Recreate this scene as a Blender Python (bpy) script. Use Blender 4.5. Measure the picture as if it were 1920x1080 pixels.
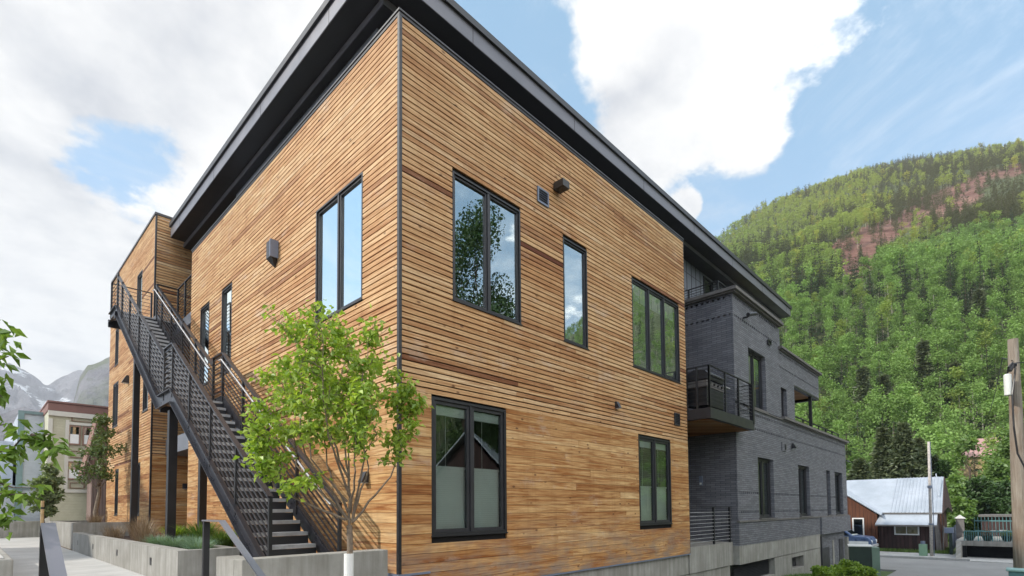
import bpy, bmesh, math, random
import numpy as np
from mathutils import Vector, Matrix
R_=math.radians
random.seed(7); rng=np.random.default_rng(11)
for o in list(bpy.data.objects): bpy.data.objects.remove(o)
S=bpy.context.scene
COL=S.collection

# ---------------------------------------------------------------- camera
YAW,PITCH,ROLL,FPX,CYP=0.762733781,0.0448490279,-0.00813002458,978.05,911.61
CAM=Vector((-4.1287,-6.10096,1.04))
_c,_s=math.cos(YAW),math.sin(YAW)
FW=Vector((_c*math.cos(PITCH),_s*math.cos(PITCH),math.sin(PITCH)))
_r=Vector((_s,-_c,0)); _u=_r.cross(FW)
RT=_r*math.cos(ROLL)+_u*math.sin(ROLL); UP=-_r*math.sin(ROLL)+_u*math.cos(ROLL)
cam=bpy.data.cameras.new('camera'); co=bpy.data.objects.new('camera',cam); COL.objects.link(co)
m=Matrix((RT,UP,-FW)).transposed().to_4x4(); m.translation=CAM; co.matrix_world=m
cam.sensor_fit='HORIZONTAL'; cam.sensor_width=36; cam.lens=36*FPX/1920
cam.shift_y=(CYP-540)/1920; cam.clip_start=.05; cam.clip_end=8000
S.camera=co
S.render.resolution_x=1024; S.render.resolution_y=576
def at(px,py,F): return CAM+(FW+RT*((px-960)/FPX)+UP*((CYP-py)/FPX))*F
def onplane(px,py,ax,v):
    d=at(px,py,1)-CAM; return CAM+d*((v-CAM[ax])/d[ax])

# ---------------------------------------------------------------- light
S.view_settings.view_transform='Standard'; S.view_settings.look='None'
S.view_settings.exposure=1.02; S.view_settings.gamma=1; S.view_settings.use_curve_mapping=False
SUN_DIR=Vector((-1,.55,.80)).normalized()     # towards the sun
sun_el=math.asin(SUN_DIR.z); sun_rot=math.atan2(SUN_DIR.x,SUN_DIR.y)%(2*math.pi)
sl=bpy.data.lights.new('sun','SUN'); sl.energy=2.6; sl.angle=R_(2.0); sl.color=(1,.94,.84)
so=bpy.data.objects.new('sun',sl); COL.objects.link(so); so.rotation_euler=SUN_DIR.to_track_quat('Z','Y').to_euler()
so.location=(-20,5,30)

class NT:
    def __init__(s,tree): s.t=tree; s.n=tree.nodes; s.l=tree.links; s.n.clear()
    def node(s,ty,**kw):
        n=s.n.new(ty)
        for k,v in kw.items(): setattr(n,k,v)
        return n
    def put(s,sock,v):
        if isinstance(v,bpy.types.NodeSocket): s.l.new(v,sock)
        elif isinstance(v,(int,float)) and sock.type in('VECTOR','RGBA'):
            sock.default_value=[v]*len(sock.default_value)
        elif sock.type=='RGBA': sock.default_value=tuple(v)+((1,) if len(v)==3 else ())
        else: sock.default_value=v
    def math(s,op,a,b=0,c=0,clamp=False):
        n=s.node('ShaderNodeMath',operation=op,use_clamp=clamp); s.put(n.inputs[0],a); s.put(n.inputs[1],b); s.put(n.inputs[2],c); return n.outputs[0]
    def vmath(s,op,a,b=(0,0,0)):
        n=s.node('ShaderNodeVectorMath',operation=op); s.put(n.inputs[0],a); s.put(n.inputs[1],b)
        return n.outputs['Value'] if op in('DOT_PRODUCT','LENGTH','DISTANCE') else n.outputs[0]
    def comb(s,x,y,z):
        n=s.node('ShaderNodeCombineXYZ'); s.put(n.inputs[0],x); s.put(n.inputs[1],y); s.put(n.inputs[2],z); return n.outputs[0]
    def noise(s,v,scale,detail=3,rough=.5,dist=0,dim='3D'):
        n=s.node('ShaderNodeTexNoise',noise_dimensions=dim); s.put(n.inputs['Vector'],v); n.inputs['Scale'].default_value=scale
        n.inputs['Detail'].default_value=detail; n.inputs['Roughness'].default_value=rough; n.inputs['Distortion'].default_value=dist; return n.outputs[0]
    def ramp(s,f,*st):
        n=s.node('ShaderNodeValToRGB'); s.put(n.inputs[0],f); e=n.color_ramp.elements
        while len(e)<len(st): e.new(.5)
        for i,(p,c) in enumerate(st):
            e[i].position=p; c=(c,c,c) if isinstance(c,(int,float)) else c; e[i].color=tuple(c)+(1,)
        return n.outputs[0]
    def mix(s,f,a,b,mode='MIX'):
        n=s.node('ShaderNodeMix',data_type='RGBA',blend_type=mode); s.put(n.inputs[0],f); s.put(n.inputs[6],a); s.put(n.inputs[7],b); return n.outputs[2]
    def mapr(s,v,a,b,c=0,d=1,smooth=False):
        n=s.node('ShaderNodeMapRange'); 
        if smooth: n.interpolation_type='SMOOTHSTEP'
        s.put(n.inputs[0],v)
        for i,x in zip((1,2,3,4),(a,b,c,d)): n.inputs[i].default_value=x
        return n.outputs[0]

# world: Nishita sky with procedural cloud layer laid out by sky direction
W=bpy.data.worlds.new('World'); S.world=W; W.use_nodes=True
N=NT(W.node_tree)
sky=N.node('ShaderNodeTexSky',sky_type='NISHITA',sun_disc=False,sun_elevation=sun_el,sun_rotation=sun_rot,altitude=2600,air_density=1.0,dust_density=.6,ozone_density=1.2)
tc=N.node('ShaderNodeTexCoord').outputs['Generated']
sep=N.node('ShaderNodeSeparateXYZ'); N.l.new(tc,sep.inputs[0])
zz=N.math('MAXIMUM',sep.outputs[2],0.0)
den=N.math('ADD',zz,.22)
P2=N.comb(N.math('DIVIDE',sep.outputs[0],den),N.math('DIVIDE',sep.outputs[1],den),0)
def blob(px,py,r,amp):
    d=(at(px,py,1)-CAM).normalized() if px is not None else Vector(py).normalized()
    dt=N.vmath('DISTANCE',tc,tuple(d))
    return N.math('MULTIPLY',N.mapr(dt,0,r,1,0,True),amp)
blobs=[(150,120,.62,.40),(520,250,.30,.15),(60,520,.30,.14),(180,640,.30,.32),(380,430,.16,.06),(1330,-60,.34,.34),(1500,20,.28,.16),(1250,120,.2,.10),(1400,380,.16,.10),
 (1240,300,.16,.08),(1290,388,.04,.5),(260,350,.19,-.46),(150,340,.12,-.16),(1850,120,.50,-.34),(1680,300,.3,-.12),(1000,60,.22,-.24),(940,150,.16,-.1),(1330,330,.22,-.06),(505,140,.07,-.25),(20,490,.07,-.25),(1150,330,.3,-.02),(1210,290,.13,.34),(1440,300,.11,.30),(1350,250,.12,.08),(960,40,.06,.12),(1130,180,.07,.1),(420,250,.18,.1),(60,380,.2,.14),(300,560,.2,.1)]
acc=None
for px,py,r,a in blobs:
    b_=blob(px,py,r,a); acc=b_ if acc is None else N.math('ADD',acc,b_)
for d,r,a in (((.62,-.62,.55),.45,-.2),((.2,-.9,.5),.7,.28),((-.3,-.8,.8),.8,.2),((.3,-.3,.9),.5,.05),((.8,-.4,.45),.3,.12),((-.55,.75,.35),.45,.10),((-.44,.80,.40),.22,-.34)):  # out-of-view cloud and clear patches; some clouds added to light the right facade
    acc=N.math('ADD',acc,blob(None,d,r,a))
n1=N.noise(P2,1.7,10,.62,.1); n2=N.noise(P2,.6,2,.5)
dens=N.math('ADD',N.math('ADD',N.math('MULTIPLY',N.math('SUBTRACT',n1,.5),1.7),acc),N.math('MULTIPLY',N.math('SUBTRACT',n2,.5),.35))
cov=N.mapr(dens,-.01,.12,0,1,True)
wisp=N.math('MULTIPLY',N.mapr(N.noise(P2,2.2,6,.7,.8),.42,.75,0,1,True),.42)
cov=N.math('MAXIMUM',N.math('MAXIMUM',cov,wisp),.0)
nb=N.noise(N.vmath('ADD',P2,(-.10,.055,0)),1.7,6,.6,.1)
lit=N.math('MULTIPLY',N.math('SUBTRACT',n1,nb),3.2)
big_=N.noise(P2,1.1,4,.55,.3)
shade=N.math('ADD',N.math('ADD',.86,lit),N.math('MULTIPLY',N.math('SUBTRACT',.5,big_),2.6),clamp=True)
shade=N.math('MULTIPLY',shade,N.mapr(dens,.55,.15,.82,1,True))
cc=N.mix(shade,(.40,.43,.50),(1.0,.985,.96))
bgv=N.node('ShaderNodeBackground'); bgv.inputs[0].default_value=(.22,.45,.63,1); bgv.inputs[1].default_value=.72
bgs=N.node('ShaderNodeBackground'); N.l.new(sky.outputs[0],bgs.inputs[0]); bgs.inputs[1].default_value=.15
bgc=N.node('ShaderNodeBackground'); N.l.new(cc,bgc.inputs[0]); fcl=N.mapr(N.vmath('DOT_PRODUCT',tc,(.05,-.93,.36)),-.1,.95,.56,1.9,True); N.l.new(fcl,bgc.inputs[1])  # clouds behind the camera brightened, added to light the right facade
mv=N.node('ShaderNodeMixShader'); mv.inputs[0].default_value=.55; N.l.new(bgs.outputs[0],mv.inputs[1]); N.l.new(bgv.outputs[0],mv.inputs[2])
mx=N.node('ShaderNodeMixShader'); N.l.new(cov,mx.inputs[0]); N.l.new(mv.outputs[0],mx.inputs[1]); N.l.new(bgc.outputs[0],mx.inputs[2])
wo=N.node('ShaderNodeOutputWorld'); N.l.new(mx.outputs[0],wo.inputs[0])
W.cycles.sampling_method='MANUAL'; W.cycles.sample_map_resolution=1024

# ---------------------------------------------------------------- mesh helpers
class Fr:
    """local frame: u along, n outward, z up"""
    def __init__(s,o,u,n): s.o=Vector(o); s.u=Vector(u); s.n=Vector(n)
    def __call__(s,u,n,z): return s.o+s.u*u+s.n*n+Vector((0,0,z))
WORLD=Fr((0,0,0),(1,0,0),(0,1,0))
FR=Fr((0,0,0),(1,0,0),(0,-1,0))       # right facade, y=0
FL=Fr((0,0,0),(0,1,0),(-1,0,0))       # left facade, x=0
FB=Fr((0,-.17,0),(1,0,0),(0,-1,0))    # brick front
FBS=Fr((11.9,0,0),(0,1,0),(-1,0,0))   # brick side
XW=-.33; YW=12.5
FWL=Fr((XW,0,0),(0,1,0),(-1,0,0)); FWF=Fr((0,YW,0),(1,0,0),(0,-1,0))
class MB:
    def __init__(s): s.v=[]; s.f=[]; s.a=[]; s.cur=(0,0,0)
    def add(s,vs,fs):
        b=len(s.v); s.v+= [tuple(v) for v in vs]; s.f+=[tuple(b+i for i in f) for f in fs]; s.a+=[s.cur]*len(vs)
    def box(s,fr,u0,u1,n0,n1,z0,z1):
        s.hexa([fr(u,n,z) for z in(z0,z1) for n in(n0,n1) for u in(u0,u1)])
    def hexa(s,c):
        F=[(0,2,3,1),(4,5,7,6),(0,1,5,4),(2,6,7,3),(0,4,6,2),(1,3,7,5)]
        ctr=sum(c,Vector())/8; out=[]
        for f in F:
            a,b,d=c[f[0]],c[f[1]],c[f[2]]; nrm=(b-a).cross(d-a); fc=(c[f[0]]+c[f[2]])/2
            out.append(f if nrm.dot(fc-ctr)>=0 else f[::-1])
        s.add(c,out)
    def quad(s,*p): s.add(p,[tuple(range(len(p)))])
    def beam(s,p,q,w,h,up=(0,0,1)):
        p=Vector(p);q=Vector(q);d=(q-p).normalized();up=Vector(up)
        side=d.cross(up)
        if side.length<1e-4: side=d.cross(Vector((0,1,0)))
        side.normalize(); u=side.cross(d).normalized()
        s.hexa([e+side*a*w/2+u*b*h/2 for e in(p,q) for b in(-1,1) for a in(-1,1)])
    def tube(s,pts,rad,seg=8,cap=True):
        pts=[Vector(p) for p in pts]; rs=rad if isinstance(rad,(list,tuple)) else [rad]*len(pts)
        b=len(s.v); n=len(pts); pre=None
        for i,p in enumerate(pts):
            d=(pts[min(i+1,n-1)]-pts[max(i-1,0)]).normalized()
            x=d.cross(Vector((0,0,1))) if pre is None else pre-d*pre.dot(d)
            if x.length<1e-3: x=d.cross(Vector((0,1,0)))
            x.normalize(); pre=x; y=d.cross(x)
            for k in range(seg):
                t=2*math.pi*k/seg; s.v.append(tuple(p+(x*math.cos(t)+y*math.sin(t))*rs[i])); s.a.append(s.cur)
        for i in range(n-1):
            for k in range(seg):
                k2=(k+1)%seg; s.f.append((b+i*seg+k,b+i*seg+k2,b+(i+1)*seg+k2,b+(i+1)*seg+k))
        if cap: s.f.append(tuple(b+k for k in range(seg))[::-1]); s.f.append(tuple(b+(n-1)*seg+k for k in range(seg)))
    def prism(s,poly,a,b):
        """poly: list of points; a,b offset vectors"""
        n=len(poly); A=[Vector(p)+Vector(a) for p in poly]; B=[Vector(p)+Vector(b) for p in poly]
        s.add(A+B,[tuple(range(n))[::-1],tuple(range(n,2*n))]+[(i,(i+1)%n,n+(i+1)%n,n+i) for i in range(n)])
    def build(s,name,mat,parent=None,smooth=False,bevel=0,attr=False,origin=None,recalc=False):
        me=bpy.data.meshes.new(name)
        off=Vector((0,0,0))
        if parent is not None: off=Vector(parent.get('_o',(0,0,0)))
        elif origin is not None: off=Vector(origin)
        vs=np.array(s.v,float)-np.array(off)
        me.from_pydata(vs.tolist(),[],s.f)
        if attr:
            ca=me.color_attributes.new('tint','FLOAT_COLOR','POINT')
            ca.data.foreach_set('color',np.array([tuple(a)+(1,) for a in s.a],'f').ravel())
        if recalc or bevel:
            bm=bmesh.new(); bm.from_mesh(me)
            bmesh.ops.recalc_face_normals(bm,faces=bm.faces)
            bm.to_mesh(me); bm.free()
        if smooth: me.shade_smooth()
        me.materials.append(mat)
        o=bpy.data.objects.new(name,me); COL.objects.link(o)
        if parent is not None: o.parent=parent; o['_o']=tuple(off)
        else: o.location=off; o['_o']=tuple(off)
        if bevel:
            md=o.modifiers.new('bevel','BEVEL'); md.width=bevel; md.segments=2; md.limit_method='ANGLE'
        return o
def tag(o,label=None,cat=None,group=None,kind=None):
    if label:o['label']=label
    if cat:o['category']=cat
    if group:o['group']=group
    if kind:o['kind']=kind
    return o
def thing(name,loc,label,cat,group=None):
    o=bpy.data.objects.new(name,None); COL.objects.link(o); o.location=loc; o['_o']=tuple(loc); o.empty_display_size=.2
    return tag(o,label,cat,group)

# ---------------------------------------------------------------- materials
def mat(name,fn):
    m=bpy.data.materials.new(name); m.use_nodes=True; N=NT(m.node_tree)
    out=N.node('ShaderNodeOutputMaterial'); p=N.node('ShaderNodeBsdfPrincipled'); N.l.new(p.outputs[0],out.inputs[0]); fn(N,p,out); return m
def pos(N): 
    g=N.node('ShaderNodeNewGeometry'); s=N.node('ShaderNodeSeparateXYZ'); N.l.new(g.outputs['Position'],s.inputs[0]); return g.outputs['Position'],s.outputs
def bump(N,p,h,st=.3,d=.01):
    b=N.node('ShaderNodeBump'); b.inputs['Strength'].default_value=st; b.inputs['Distance'].default_value=d; N.l.new(h,b.inputs['Height']); N.l.new(b.outputs[0],p.inputs['Normal'])
def plain(name,col,rough=.5,metal=0,var=.15,scale=3,bmp=0):
    def fn(N,p,o):
        v,_=pos(N); n=N.noise(v,scale,5,.6)
        c=N.mix(N.mapr(n,.3,.7),tuple(x*(1-var) for x in col),tuple(min(1,x*(1+var)) for x in col)); N.l.new(c,p.inputs['Base Color'])
        N.l.new(N.mapr(n,.3,.7,max(0,rough-.06),min(1,rough+.08)),p.inputs['Roughness']); p.inputs['Metallic'].default_value=metal
        if bmp: bump(N,p,N.noise(v,scale*12,4,.6),bmp,.01)
    return mat(name,fn)
def wood(name,cols,wide=False):
    def fn(N,p,o):
        v,s=pos(N); al=N.math('ADD',s[0],s[1]); z=s[2]
        at_=N.node('ShaderNodeAttribute',attribute_name='tint'); t=N.node('ShaderNodeSeparateColor'); N.l.new(at_.outputs['Color'],t.inputs[0])
        r,g,b=t.outputs[0],t.outputs[1],t.outputs[2]
        off=N.math('MULTIPLY',g,37.)
        fine=N.noise(N.comb(N.math('MULTIPLY_ADD',al,1.6,off),N.math('MULTIPLY',z,70 if not wide else 45),off),1.,6,.65,.6)
        med=N.noise(N.comb(N.math('MULTIPLY_ADD',al,.9,off),N.math('MULTIPLY',z,18 if not wide else 13),off),1.,4,.6,1.0)
        base=N.ramp(r,*[(i/(len(cols)-1),c) for i,c in enumerate(cols)])
        c=N.mix(N.math('MULTIPLY',N.mapr(fine,.40,.62),.75),base,N.mix(1,base,(.50,.37,.29),'MULTIPLY'))
        c=N.mix(N.math('MULTIPLY',N.mapr(med,.42,.66),.95 if wide else .6),c,N.mix(1,c,(.58,.37,.22),'MULTIPLY'))
        # slow colour drift and knots
        big=N.noise(N.comb(N.math('MULTIPLY',al,.45),N.math('MULTIPLY',z,1.3),3.),1.,4,.6)
        c=N.mix(N.mapr(big,.42,.70,.05,.7),c,N.mix(1,c,(.78,.60,.45),'MULTIPLY'))
        bl=N.noise(N.comb(N.math('MULTIPLY',al,1.1),N.math('MULTIPLY',z,2.2),11.),1.,6,.7)
        c=N.mix(N.mapr(bl,.57,.72,0,.5),c,(.56,.47,.39))
        vo=N.node('ShaderNodeTexVoronoi'); N.put(vo.inputs['Vector'],N.comb(N.math('MULTIPLY_ADD',al,2.6,off),N.math('MULTIPLY',z,5.2),off)); vo.inputs['Scale'].default_value=1
        kn=N.mapr(vo.outputs['Distance'],.05,.13,.85,0,True)
        c=N.mix(kn,c,(.11,.045,.02))
        lo=N.mapr(z,2.9,.1,0,.28)
        c=N.mix(lo,c,N.mix(1,c,(.93,.74,.56),'MULTIPLY')) if wide else c
        dr=N.noise(N.comb(N.math('MULTIPLY',al,7),N.math('MULTIPLY',z,.35),2.),1.,4,.6); c=N.mix(N.mapr(dr,.5,.72,0,.30),c,N.mix(1,c,(.60,.50,.43),'MULTIPLY'))
        # weather staining towards the foot of the wall
        st=N.math('MULTIPLY',N.mapr(z,1.0,-.1,0,.9),N.mapr(N.noise(N.comb(N.math('MULTIPLY',al,1.6),N.math('MULTIPLY',z,4),5.),1.,5,.65),.42,.62))
        c=N.mix(st,c,(.25,.19,.15)); N.l.new(c,p.inputs['Base Color'])
        N.l.new(N.mapr(fine,.3,.7,.55,.8),p.inputs['Roughness']); p.inputs['Specular IOR Level'].default_value=.3
        bump(N,p,fine,.35,.004)
    return mat(name,fn)
M={}
DK=(.17,.055,.022)
M['wood']=wood('cedar_slats',[DK,(.36,.19,.095),(.58,.36,.18),(.69,.465,.245),(.735,.53,.30),(.76,.585,.37)])
M['woodw']=wood('cedar_boards',[(.36,.18,.07),(.53,.31,.125),(.63,.41,.19),(.70,.49,.24),(.74,.55,.30)],True)
M['black']=plain('black_metal',(.018,.018,.021),.42,.0)
M['dark']=plain('charcoal_metal',(.028,.028,.033),.40,0,.2)
M['soffit']=plain('soffit_metal',(.020,.020,.024),.45,0,.2)
M['fascia']=plain('fascia_metal',(.17,.172,.20),.38,.1,.12,1.5)
M['panel']=plain('grey_panel',(.17,.185,.22),.5,0,.12)
M['steelb']=plain('stair_steel',(.035,.035,.043),.30,.3,.25,4)
M['void']=plain('void_black',(.006,.005,.005),.95)
M['interior']=plain('interior_dark',(.035,.038,.04),.9)
M['room']=plain('interior_room',(.10,.10,.10),.9)
M['white']=plain('white_paint',(.72,.72,.70),.6,0,.06)
M['blind']=plain('blind_fabric',(.86,.88,.87),.8,0,.05)
M['cap']=plain('stone_cap',(.145,.135,.13),.7,0,.2,6,.3)
M['lamp']=plain('lamp_housing',(.05,.045,.042),.4,.2)
M['grey']=plain('grey_paint',(.17,.20,.27),.45,.1)
def f(N,p,o):
    v,s=pos(N); a=N.math('ADD',s[0],s[1])
    pat=N.math('SINE',N.math('MULTIPLY',a,180)); pat2=N.math('SINE',N.math('MULTIPLY',s[0],150))
    n=N.noise(v,5,5,.6)
    c=N.mix(N.mapr(n,.3,.7),(.34,.34,.35),(.55,.55,.56)); N.l.new(c,p.inputs['Base Color']); p.inputs['Metallic'].default_value=.35; p.inputs['Roughness'].default_value=.5
    bump(N,p,N.math('MULTIPLY',pat,pat2),.6,.01)
M['galv']=mat('galvanised_tread',f)
def f(N,p,o):
    p.inputs['Base Color'].default_value=(.012,.016,.015,1)
    fr=N.node('ShaderNodeFresnel'); fr.inputs[0].default_value=1.9
    v,_=pos(N)
    gl=N.node('ShaderNodeBsdfGlossy'); gl.inputs['Roughness'].default_value=.006; gl.inputs['Color'].default_value=(.88,.96,.95,1)
    b=N.node('ShaderNodeBump'); b.inputs['Strength'].default_value=.02; b.inputs['Distance'].default_value=.05; N.l.new(N.noise(v,1.3,1),b.inputs['Height']); N.l.new(b.outputs[0],gl.inputs['Normal'])
    tr=N.node('ShaderNodeBsdfTransparent'); tr.inputs[0].default_value=(.80,.88,.85,1)
    mx=N.node('ShaderNodeMixShader'); N.l.new(N.math('ADD',fr.outputs[0],GLS[0],clamp=True),mx.inputs[0]); N.l.new(tr.outputs[0],mx.inputs[1]); N.l.new(gl.outputs[0],mx.inputs[2]); N.l.new(mx.outputs[0],o.inputs[0])
GLS=[.42]; M['glass']=mat('coated_glass',f)
GLS=[.08]; M['glass2']=mat('clear_glass',f)
def brick(name,c1,c2,mo,bw=.31,bh=.064):
    def f(N,p,o):
        v,s=pos(N); a=N.math('ADD',s[0],s[1])
        b=N.node('ShaderNodeTexBrick'); N.put(b.inputs['Vector'],N.comb(a,s[2],0)); b.inputs['Scale'].default_value=1
        b.inputs['Brick Width'].default_value=bw; b.inputs['Row Height'].default_value=bh; b.inputs['Mortar Size'].default_value=.006; b.inputs['Mortar Smooth'].default_value=.3; b.inputs['Bias'].default_value=0
        b.inputs['Color1'].default_value=c1+(1,); b.inputs['Color2'].default_value=c2+(1,); b.inputs['Mortar'].default_value=mo+(1,)
        n=N.noise(v,2.3,5,.6); n3=N.noise(v,40,3,.6)
        c=N.mix(N.mapr(n,.35,.7,0,.6),b.outputs[0],N.mix(1,b.outputs[0],(.72,.74,.80),'MULTIPLY'))
        c=N.mix(N.mapr(N.noise(N.comb(a,N.math('MULTIPLY',s[2],6),0),1.2,4,.6),.55,.75,0,.25),c,(.30,.29,.30))
        N.l.new(c,p.inputs['Base Color']); p.inputs['Roughness'].default_value=.62
        h=N.math('ADD',N.math('MULTIPLY',b.outputs[1],-1),N.math('MULTIPLY',n3,.3)); bump(N,p,h,.9,.008)
    return mat(name,f)
M['brick']=brick('charcoal_brick',(.135,.136,.155),(.205,.207,.230),(.045,.045,.052))
def f(N,p,o):
    v,s=pos(N); a=N.math('ADD',s[0],s[1])
    n=N.noise(v,1.6,6,.65); vs=N.noise(N.comb(N.math('MULTIPLY',a,9),N.math('MULTIPLY',s[2],.6),0),1.,5,.6)
    c=N.mix(N.mapr(n,.3,.72),(.235,.225,.20),(.38,.37,.345)); c=N.mix(N.mapr(vs,.42,.68,0,.7),c,(.165,.155,.135))
    st=N.noise(N.comb(N.math('MULTIPLY',a,2.5),N.math('MULTIPLY',s[2],.5),4),1.,4,.7); c=N.mix(N.mapr(st,.55,.7,0,.35),c,(.14,.13,.115))
    N.l.new(c,p.inputs['Base Color']); p.inputs['Roughness'].default_value=.85; bump(N,p,N.math('ADD',N.noise(v,30,5,.6),N.math('MULTIPLY',vs,.7)),.35,.01)
M['conc']=mat('board_formed_concrete',f)
def f(N,p,o):
    v,s=pos(N)
    n=N.noise(v,1.2,6,.65); c=N.mix(N.mapr(n,.3,.72),(.36,.355,.34),(.50,.49,.47))
    br=N.noise(N.comb(N.math('MULTIPLY',s[0],1.5),N.math('MULTIPLY',s[1],9),0),1.,4,.6); c=N.mix(N.mapr(br,.45,.7,0,.3),c,(.27,.26,.245))
    N.l.new(c,p.inputs['Base Color']); p.inputs['Roughness'].default_value=.85; bump(N,p,N.noise(v,45,4,.6),.25,.01)
M['path']=mat('broomed_concrete',f)
def f(N,p,o):
    v,s=pos(N); n=N.noise(v,.5,6,.6); n2=N.noise(v,60,3,.7)
    c=N.mix(N.mapr(n,.3,.7),(.21,.205,.20),(.30,.295,.285)); c=N.mix(N.mapr(n2,.4,.7,0,.4),c,(.36,.35,.34)); N.l.new(c,p.inputs['Base Color']); p.inputs['Roughness'].default_value=.9; bump(N,p,n2,.5,.01)
M['asphalt']=mat('worn_asphalt',f)
def f(N,p,o):
    v,s=pos(N); n=N.noise(v,.35,6,.65); n2=N.noise(v,9,5,.7)
    g=N.mix(N.mapr(n2,.35,.7),(.05,.085,.025),(.12,.17,.05)); d=N.mix(N.mapr(n2,.35,.7),(.07,.045,.03),(.17,.12,.08))
    near=N.mapr(s[0],1,13,1,.0,True)
    c=N.mix(N.math('MULTIPLY',near,N.mapr(n,.35,.45),clamp=True),g,d); N.l.new(c,p.inputs['Base Color']); p.inputs['Roughness'].default_value=.95; bump(N,p,n2,.8,.05)
M['ground']=mat('grass_and_soil',f)
def f(N,p,o):
    v,s=pos(N); a=N.node('ShaderNodeAttribute',attribute_name='tint'); n=N.noise(v,.05,6,.7); n2=N.noise(N.comb(s[0],s[1],N.math('MULTIPLY',s[2],3.5)),.05,7,.75,.6)
    gr=N.mix(N.mapr(n,.35,.65),(.045,.06,.022),(.10,.12,.04))
    ro=N.mix(N.mapr(n2,.38,.62),(.12,.045,.032),(.24,.13,.095))
    sp=N.node('ShaderNodeSeparateColor'); N.l.new(a.outputs['Color'],sp.inputs[0])
    c=N.mix(sp.outputs[0],gr,ro); N.l.new(c,p.inputs['Base Color']); p.inputs['Roughness'].default_value=.95; bump(N,p,n2,.9,3)
M['hill']=mat('hillside',f)
def f(N,p,o):
    v,s=pos(N); n=N.noise(v,.012,8,.7); n2=N.noise(N.comb(s[0],s[1],N.math('MULTIPLY',s[2],.35)),.03,7,.75)
    c=N.mix(N.mapr(n,.35,.65),(.15,.145,.17),(.30,.29,.32)); c=N.mix(N.mapr(n2,.5,.62,0,.5),c,(.09,.08,.095))
    g=N.node('ShaderNodeNewGeometry'); sn=N.node('ShaderNodeSeparateXYZ'); N.l.new(g.outputs['Normal'],sn.inputs[0])
    a=N.node('ShaderNodeAttribute',attribute_name='tint'); sp=N.node('ShaderNodeSeparateColor'); N.l.new(a.outputs['Color'],sp.inputs[0])
    snow=N.math('MULTIPLY',N.math('MULTIPLY',N.mapr(N.noise(N.comb(s[0],s[1],N.math('MULTIPLY',s[2],3)),.006,6,.65),.56,.62,0,1,True),N.mapr(s[2],120,240)),sp.outputs[1])
    gg=N.math('MULTIPLY',N.mapr(N.noise(v,.02,6,.7),.42,.56,0,1,True),sp.outputs[0])
    c=N.mix(gg,c,(.13,.155,.075)); c=N.mix(snow,c,(.85,.87,.9))
    N.l.new(c,p.inputs['Base Color']); p.inputs['Roughness'].default_value=.95; bump(N,p,N.math('ADD',n,n2),1,25)
M['rock']=mat('mountain_rock',f)
def leaf(name,c1,c2,trans=.35,attr=False):
    def f(N,p,o):
        if attr:
            a=N.node('ShaderNodeAttribute',attribute_name='tint'); c=a.outputs['Color']
        else:
            oi=N.node('ShaderNodeTexCoord'); n=N.noise(oi.outputs['Object'],3.5,3,.6)
            at_=N.node('ShaderNodeAttribute',attribute_name='tint'); t=N.node('ShaderNodeSeparateColor'); N.l.new(at_.outputs['Color'],t.inputs[0])
            c=N.mix(t.outputs[0],c1,c2); c=N.mix(N.mapr(n,.35,.7,0,.35),c,tuple(x*.55 for x in c1))
        d=N.node('ShaderNodeBsdfDiffuse'); N.l.new(c,d.inputs[0])
        tr=N.node('ShaderNodeBsdfTranslucent'); N.l.new(N.mix(1,c,(1.25,1.3,.6),'MULTIPLY'),tr.inputs[0])
        gl=N.node('ShaderNodeBsdfGlossy'); gl.inputs['Roughness'].default_value=.45; gl.inputs[0].default_value=(.7,.75,.7,1)
        m1=N.node('ShaderNodeMixShader'); m1.inputs[0].default_value=trans; N.l.new(d.outputs[0],m1.inputs[1]); N.l.new(tr.outputs[0],m1.inputs[2])
        m2=N.node('ShaderNodeMixShader'); m2.inputs[0].default_value=0 if attr else .05; N.l.new(m1.outputs[0],m2.inputs[1]); N.l.new(gl.outputs[0],m2.inputs[2]); N.l.new(m2.outputs[0],o.inputs[0])
    return mat(name,f)
M['maple']=leaf('maple_leaf',(.19,.32,.035),(.50,.62,.11),.42)
M['cherry']=leaf('broad_leaf',(.10,.19,.03),(.27,.40,.08),.35)
M['willow']=leaf('grey_green_leaf',(.14,.19,.09),(.28,.34,.17),.35)
M['crab']=leaf('dark_leaf',(.07,.11,.035),(.17,.23,.07),.25)
M['conif']=leaf('conifer_needles',(.06,.09,.05),(.20,.225,.115),.2)
M['lgreen']=leaf('aspen_leaf',(.12,.21,.06),(.25,.37,.11),.4)
M['dgreen']=leaf('dark_broadleaf',(.03,.07,.02),(.07,.13,.035),.2)
M['shrub']=leaf('shrub_leaf',(.13,.24,.03),(.36,.48,.06),.35)
M['fescue']=leaf('blue_grass_blade',(.13,.22,.15),(.30,.42,.32),.3)
M['dry']=leaf('dry_stem',(.17,.11,.075),(.36,.27,.19),.15)
M['grass']=leaf('grass_blade',(.07,.14,.03),(.22,.33,.08),.3)
M['forest']=leaf('forest_foliage',(0,0,0),(0,0,0),.25,True)
M['bark']=plain('grey_bark',(.19,.145,.105),.85,0,.35,18,.5)
M['barkd']=plain('dark_bark',(.09,.065,.05),.9,0,.3,12,.5)
M['soil']=plain('mulch',(.075,.045,.03),.95,0,.5,25,1)
M['tan']=plain('tan_timber',(.42,.30,.16),.7,0,.2,8)

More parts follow.
